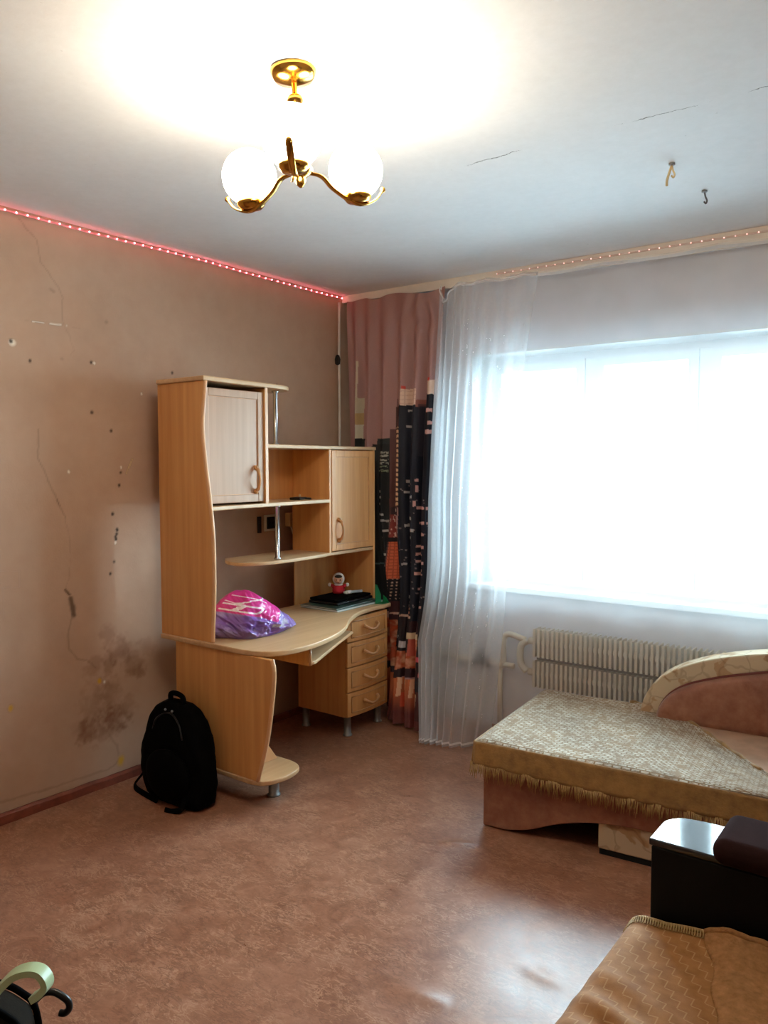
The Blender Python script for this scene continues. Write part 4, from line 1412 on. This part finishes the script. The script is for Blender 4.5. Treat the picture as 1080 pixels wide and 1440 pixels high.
def ottoman():
    r = thing('ottoman_couch', tuple(OO), 'rose velour ottoman couch with a curved floral headrest beneath the window', 'couch')
    # front board with an arched cut-out
    bot = [(0, .004), (.10, .004)] + spline([(.10, .004), (.20, .030), (.33, .085), (.46, .120), (.60, .135)], 5)[1:] + [(1.20, .135), (1.30, .12), (1.55, .03), (1.70, .004), (OL, .004)]
    fp = bot + [(OL, .325), (0, .325)]
    m = LMB().prism(fp, 'y', 0, .03); m.build('front_board', M['velour'], r, bevel=.006)
    LMB().box(0, .03, .03, OD, .004, .325).build('end_board', M['velour'], r, bevel=.006)
    LMB().box(OL - .03, OL, .03, OD, .004, .325).build('end_board', M['velour'], r, bevel=.006)
    LMB().box(.03, OL - .03, OD - .03, OD, .06, .325).build('back_board', M['velour'], r)
    LMB().box(.03, OL - .03, .03, OD - .03, .15, .17).build('underside', M['dark'], r)
    # floral foot block set under the board
    fbk = LMB().box(.475, .80, .012, .10, .022, .160).build('foot_block', M['floral'], r, bevel=.006)
    LMB().box(.480, .80, .016, .095, 0, .022).build('foot_plinth', M['dark'], r)
    LMB().box(.95, 1.30, .20, .50, .0, .15).build('foot_block', M['floral'], r, bevel=.006)
    # mattress
    LMB().box(.0, OL, .0, OD, .325, .362).build('mattress', M['velour_pale'], r, bevel=.016, seg=4)
    # headrest: arched board along the back on the right
    hb0 = .70
    out = spline([(.465, .362), (.482, .43), (.52, .50), (.575, .555), (.65, .60), (.76, .645), (.90, .682), (1.02, .702), (1.20, .720), (1.45, .728), (1.70, .715), (OL, .69)], 5)
    inn = spline([(.545, .362), (.565, .42), (.605, .475), (.67, .52), (.775, .562), (.90, .598), (1.02, .624), (1.20, .642), (1.45, .648), (1.70, .636), (OL, .612)], 5)
    hd = LMB().prism(out + [(OL, .362)], 'y', hb0, hb0 + .115)
    head = hd.build('headrest', M['floral'], r, bevel=.028, seg=4)
    # padded inner panel
    pm = LMB()
    N = len(inn)
    cols = 8
    for i, (a, zt) in enumerate(inn):
        for k in range(cols + 1):
            f = k / cols
            z = .355 + (zt - .355) * f
            ed = min(1.0, (i / N) * 10)
            bl = .020 + .035 * (1 - f) ** .7 * ed + .012 * math.sin(math.pi * f) * ed
            pm.v.append((a, hb0 - bl * (1 if f < 1 else .3), z))
    for i in range(N - 1):
        for k in range(cols):
            q = i * (cols + 1) + k
            pm.f.append((q, q + cols + 1, q + cols + 2, q + 1))
    pm.build('head_panel', M['velour'], r, smooth=True, solid=.012)
    LMB().tube([(a, hb0 - .010, z + .003) for a, z in inn], .006, 8).build('piping', plain('maroon_piping', C(112, 52, 44), .7), head, smooth=True)
ottoman()

def bedspread():
    r = thing('bedspread', ol(.8, .4, .36), 'gold-brown fringed plush bedspread spread over the ottoman couch', 'bedspread')
    n1, n2 = fbm(81), fbm(82)
    zt = .371
    bm_tab = [(-.03, .80), (.40, .80), (.52, .79), (.64, .70), (.76, .56), (.90, .36), (1.00, .22), (1.06, .15), (1.3, .12), (1.9, .10)]
    def top(u, w):
        a = -.028 + (OL - .10 + .028) * u
        bmx = lerp_tab(a, bm_tab)
        b = -.022 + (bmx + .022) * w
        ed = min(1, min(a + .028, b + .022) / .03)
        z = zt - .010 * (1 - ed) ** 2 + .012 * (float(n1(a * 5, b * 5)) - .5) + .020 * max(0, w - .9) * 10 * .35 * (1 if a > .42 else 0)
        return ol(a, b, max(z, .3655 if ed > .99 else .355))
    mb = MB().grid(top, 190, 100, uv=lambda u, w: (1.78 * u, .82 * w))
    mb.build('plush_top', M['throw'], r, smooth=True, flip_fix=False)
    def drop(u, w):
        a = -.028 + (OL - .10 + .028) * u
        wob = .006 * math.sin(a * 31) + .010 * (float(n2(a * 9, w * 2)) - .5)
        hem = .272 - .012 * math.sin(a * 2.2) - .010 * (float(n1(a * 6, 2.0)) - .5)
        z = (zt - .010) + (hem - zt + .010) * w
        return ol(a, -.024 - .012 * w - abs(wob) * w, z)
    mb = MB().grid(drop, 160, 8)
    mb.build('border', M['throw_side'], r, smooth=True, flip_fix=False, solid=.006)
    def left(u, w):
        b = -.024 + .82 * u
        hem = .272 - .01 * math.sin(b * 9)
        return ol(-.030 - .010 * w, b, zt - .010 + (hem - zt + .010) * w)
    MB().grid(left, 60, 6).build('border', M['throw_side'], r, smooth=True, flip_fix=False, solid=.006)
    # rolled hem along the free back edge
    pth = []
    for i in range(60):
        a = .40 + .62 * i / 59
        pth.append(ol(a, lerp_tab(a, bm_tab), .372 + .004 * math.sin(i * .9)))
    MB().tube(pth, .009, 8).build('rolled_hem', M['throw_side'], r, smooth=True)
    # fringe strands
    fr = MB(); rg = random.Random(9)
    N = 430
    for i in range(N):
        a = -.035 + (OL - .09) * i / N + rg.uniform(-.002, .002)
        hem = .276 - .012 * math.sin(a * 2.2) - .010 * (float(n1(a * 6, 2.0)) - .5)
        L = rg.uniform(.035, .068); dx = rg.uniform(-.012, .012); dy = rg.uniform(-.010, .003)
        p0 = ol(a, -.040, hem); p1 = ol(a + dx * .5, -.043 + dy * .4, hem - L * .5); p2 = ol(a + dx, -.042 + dy, hem - L)
        fr.tube([p0, p1, p2], [.0022, .0018, .0008], 4)
    for i in range(150):
        b = -.03 + .8 * i / 150
        L = rg.uniform(.03, .06); dx = rg.uniform(-.01, .01)
        fr.tube([ol(-.042, b, .276), ol(-.044, b + dx * .5, .276 - L * .5), ol(-.044, b + dx, .276 - L)], [.0022, .0018, .0008], 4)
    f = fr.build('fringe', M['fringe'], r, smooth=True)
    f['kind'] = 'stuff'
bedspread()


# ------------------------------------------------------------------ sofa at the right
SX0, SY1, SZ = 2.585, -2.045, .405
def sofa():
    r = thing('sofa', (3.1, -2.6, 0), 'dark sofa with a black lacquered arm and brown arm pad near the right wall', 'sofa')
    ye = -3.25
    # far arm
    def arm(y0, y1, nm):
        out = [(2.613, y0), (3.60, y0), (3.60, y1)] + ([(2.70, y1)] + spline([(2.70, y1), (2.645, y1 - .014), (2.617, y1 - .050), (2.613, y1 - .09)], 5)[1:] if y1 > -2.5 else [(2.613, y1)])
        a = MB().prism(out, 'z', .03, .585).build('arm_panel', M['arm_side'], r, bevel=.004)
        o2 = [(x - .006 if x < 2.72 else x, y) for x, y in out]
        MB().prism(o2, 'z', .585, .602).build('arm_top', M['lacquer'], a, bevel=.004)
        pad = MB().box(2.752, 3.55, y0 - .022, y1 - .004, .588, .650)
        pad.build('arm_pad', M['velour_brown'], a, bevel=.028, seg=5)
    arm(SY1 + .008, -1.865, 'far'); arm(ye - .18, ye, 'near')
    MB().box(2.60, 3.58, ye, SY1, .05, .24).build('base', M['velour_brown'], r, bevel=.02, seg=3)
    MB().box(2.59, 3.30, ye + .005, SY1 - .002, .24, SZ - .012).build('seat_cushion', M['velour_brown'], r, bevel=.04, seg=4)
    MB().prism([(3.22, .30), (3.60, .24), (3.66, .86), (3.50, .90), (3.36, .86)], 'y', ye, SY1).build('backrest', M['velour_brown'], r, bevel=.03, seg=4)
    for x, y in ((2.68, -2.12), (2.68, -3.18), (3.5, -2.12), (3.5, -3.18)):
        MB().lathe([(.022, 0), (.028, .05)], (x, y, 0), 14).build('foot', M['black_plastic'], r, smooth=True)
sofa()

def seat_cover():
    r = thing('seat_cover', (2.9, -2.5, SZ), 'tan patterned throw with a stitched edge covering the sofa seat', 'throw')
    n1, n2 = fbm(91), fbm(92)
    y1 = SY1 - .012
    def P(s, y):
        """s runs from the front bottom hem over the seat towards the back"""
        dropl = .22
        if s < dropl:
            x = SX0 - .016 - .012 * math.sin((1 - s / dropl) * 2.0) + .006 * math.sin(y * 22)
            z = SZ - .045 - (dropl - s)
        elif s < dropl + .07:
            t = (s - dropl) / .07 * math.pi / 2
            x = SX0 - .016 + .045 * (1 - math.cos(t)); z = SZ - .045 + .045 * math.sin(t)
        else:
            x = SX0 + .029 + (s - dropl - .07); z = SZ
        if s > dropl + .02:
            k = min(1, (s - dropl) / .1)
            # soft folds running back from the front edge, stronger towards the camera
            q = (y + 2.42) + .35 * (x - 2.6)
            z += k * (.020 * math.exp(-(q / .030) ** 2) + .016 * math.exp(-((q + .085) / .035) ** 2) + .012 * math.exp(-((q - .10) / .03) ** 2) * max(0, 1 - (x - 2.6) * 4))
            z += k * .010 * (float(n1(x * 9, y * 9)) - .2)
            # piled up against the arm
            z += k * .030 * math.exp(-((y - y1) / .05) ** 2) * min(1, max(0, (x - 2.66) * 6)) * max(0.3, 1 - (x - 2.70) * 2.2)
        return (x, y, z + .004)
    S, LY = .95, y1 - (-3.22)
    mb = MB().grid(lambda u, w: P(S * u, -3.22 + LY * w), 150, 170, uv=lambda u, w: (S * u, LY * w))
    mb.build('cloth', M['seat_cover'], r, smooth=True, flip_fix=False, solid=.005)
    pth = [tuple(Vector(P(S * u, y1 - .003)) + Vector((0, 0, .004))) for u in np.linspace(.05, 1, 70)]
    MB().tube(pth, .006, 6).build('stitched_edge', M['fringe'], r, smooth=True)
    st = MB()
    for i, u in enumerate(np.linspace(.06, .99, 150)):
        p = Vector(P(S * u, y1 - .003)); q = Vector(P(S * u + .004, y1 - .026))
        st.tube([tuple(p + Vector((0, 0, .010))), tuple(q + Vector((0, 0, .006)))], .0018, 4)
    f = st.build('blanket_stitch', M['fringe'], r)
    f['kind'] = 'stuff'
    # fluffier blanket lying over the back part of the seat
    r2 = thing('fluffy_blanket', (3.0, -2.5, SZ), 'fuzzy brown blanket lying over the tan throw beside the black sofa arm', 'blanket')
    def F(u, w):
        y = y1 - .006 - 1.05 * w
        xl = lerp_tab(-y, [(2.04, 2.745), (2.12, 2.77), (2.2, 2.80), (2.35, 2.84), (2.6, 2.90), (3.2, 3.0)]) + .006 * math.sin(y * 40)
        x = xl + (3.26 - xl) * u
        b = P(x - SX0 - .029 + .29, y)
        ed = min(1, u * 14)
        return (x, y, b[2] + .004 + .012 * ed ** .5 + .010 * (float(n2(x * 30, y * 30)) - .5) * ed)
    MB().grid(F, 90, 150, uv=lambda u, w: (.5 * u, 1.05 * w)).build('cloth', M['fluffy'], r2, smooth=True, flip_fix=False, solid=.006)
    pth = [tuple(Vector(F(u, .0)) + Vector((0, 0, .003))) for u in np.linspace(0, 1, 40)]
    MB().tube(pth, .008, 6).build('bound_edge', M['fluffy'], r2, smooth=True)
seat_cover()


# ------------------------------------------------------------------ umbrellas in the bag, lower left
def holdall():
    r = thing('holdall_bag', (1.72, -3.27, 0), 'dark grey cloth holdall with black piping at the lower left corner', 'bag')
    # upright bag: long side runs to the left
    dx = Vector((.80, .60, 0)); dy = Vector((-.60, .80, 0))
    c = Vector((1.72, -3.345, 0))
    out = spline([(-.22, .01), (-.235, .25), (-.21, .48), (-.12, .575), (.08, .585), (.17, .582), (.218, .562), (.243, .525), (.25, .40), (.25, .2), (.24, .01)], 6)
    def slab(t0, t1, sc=1.0):
        mb = MB(); n = len(out)
        for t in (t0, t1):
            for a, z in out:
                mb.v.append(tuple(c + dx * (a * sc) + dy * t + Vector((0, 0, z * sc + .003))))
        mb.f.append(tuple(range(n))); mb.f.append(tuple(reversed(range(n, 2 * n))))
        for i in range(n):
            j = (i + 1) % n
            mb.f.append((i, n + i, n + j, j))
        return mb
    slab(-.036, .020).build('body', M['grey_bag'], r, bevel=.012, seg=3)
    for t in (-.037, .022):
        MB().tube([tuple(c + dx * a + dy * t + Vector((0, 0, z + .004))) for a, z in out], .006, 8).build('piping', M['black_cloth2'], r, smooth=True)
    MB().tube(spline([tuple(c + dx * a + Vector((0, 0, z))) for a, z in ((-.15, .53), (-.13, .62), (-.06, .65), (.0, .62), (.02, .56))], 5), .01, 8, flat=(.012, .004)).build('carry_handle', M['black_cloth2'], r, smooth=True)
holdall()

def umbrella(name, pts, handle_mat, r_, flat, label, tail, grip_from):
    base = Vector(tail)
    r = thing(name, tuple(base), label, 'umbrella')
    sp = spline(pts, 6)
    MB().tube(sp, r_, 12, flat=flat).build('handle', handle_mat, r, smooth=not flat)
    s = Vector(pts[0]); d = (base - s)
    MB().tube([tuple(s + d * -.02), tuple(base)], .005, 8).build('shaft', M['umb_steel'], r, smooth=True)
    k = s + d * .42
    MB().tube([tuple(k), tuple(k + d * .08), tuple(k + d * .35), tuple(base)], [.012, .020, .018, .006], 12).build('folded_canopy', M['black_cloth'], r, smooth=True)
GR = [(1.894, -3.29, .571), (1.919, -3.268, .612), (1.934, -3.256, .635), (1.948, -3.244, .652), (1.965, -3.231, .660), (1.98, -3.219, .658), (1.99, -3.213, .647), (1.992, -3.212, .634), (1.985, -3.218, .622), (1.974, -3.227, .613)]
BK = [(1.837, -3.189, .488), (1.857, -3.173, .513), (1.871, -3.160, .534), (1.881, -3.153, .542), (1.893, -3.143, .542), (1.906, -3.135, .535), (1.914, -3.129, .525), (1.916, -3.129, .513), (1.910, -3.134, .505), (1.902, -3.139, .505)]
umbrella('umbrella', GR, M['umb_green'], .009, (.012, .0055), 'umbrella with a pale green hooked handle leaning at the holdall', (1.660, -3.545, .02), 0)
umbrella('umbrella', BK, M['black_plastic'], .0062, None, 'umbrella with a slim black hooked handle leaning at the holdall', (1.50, -3.27, .02), 0)
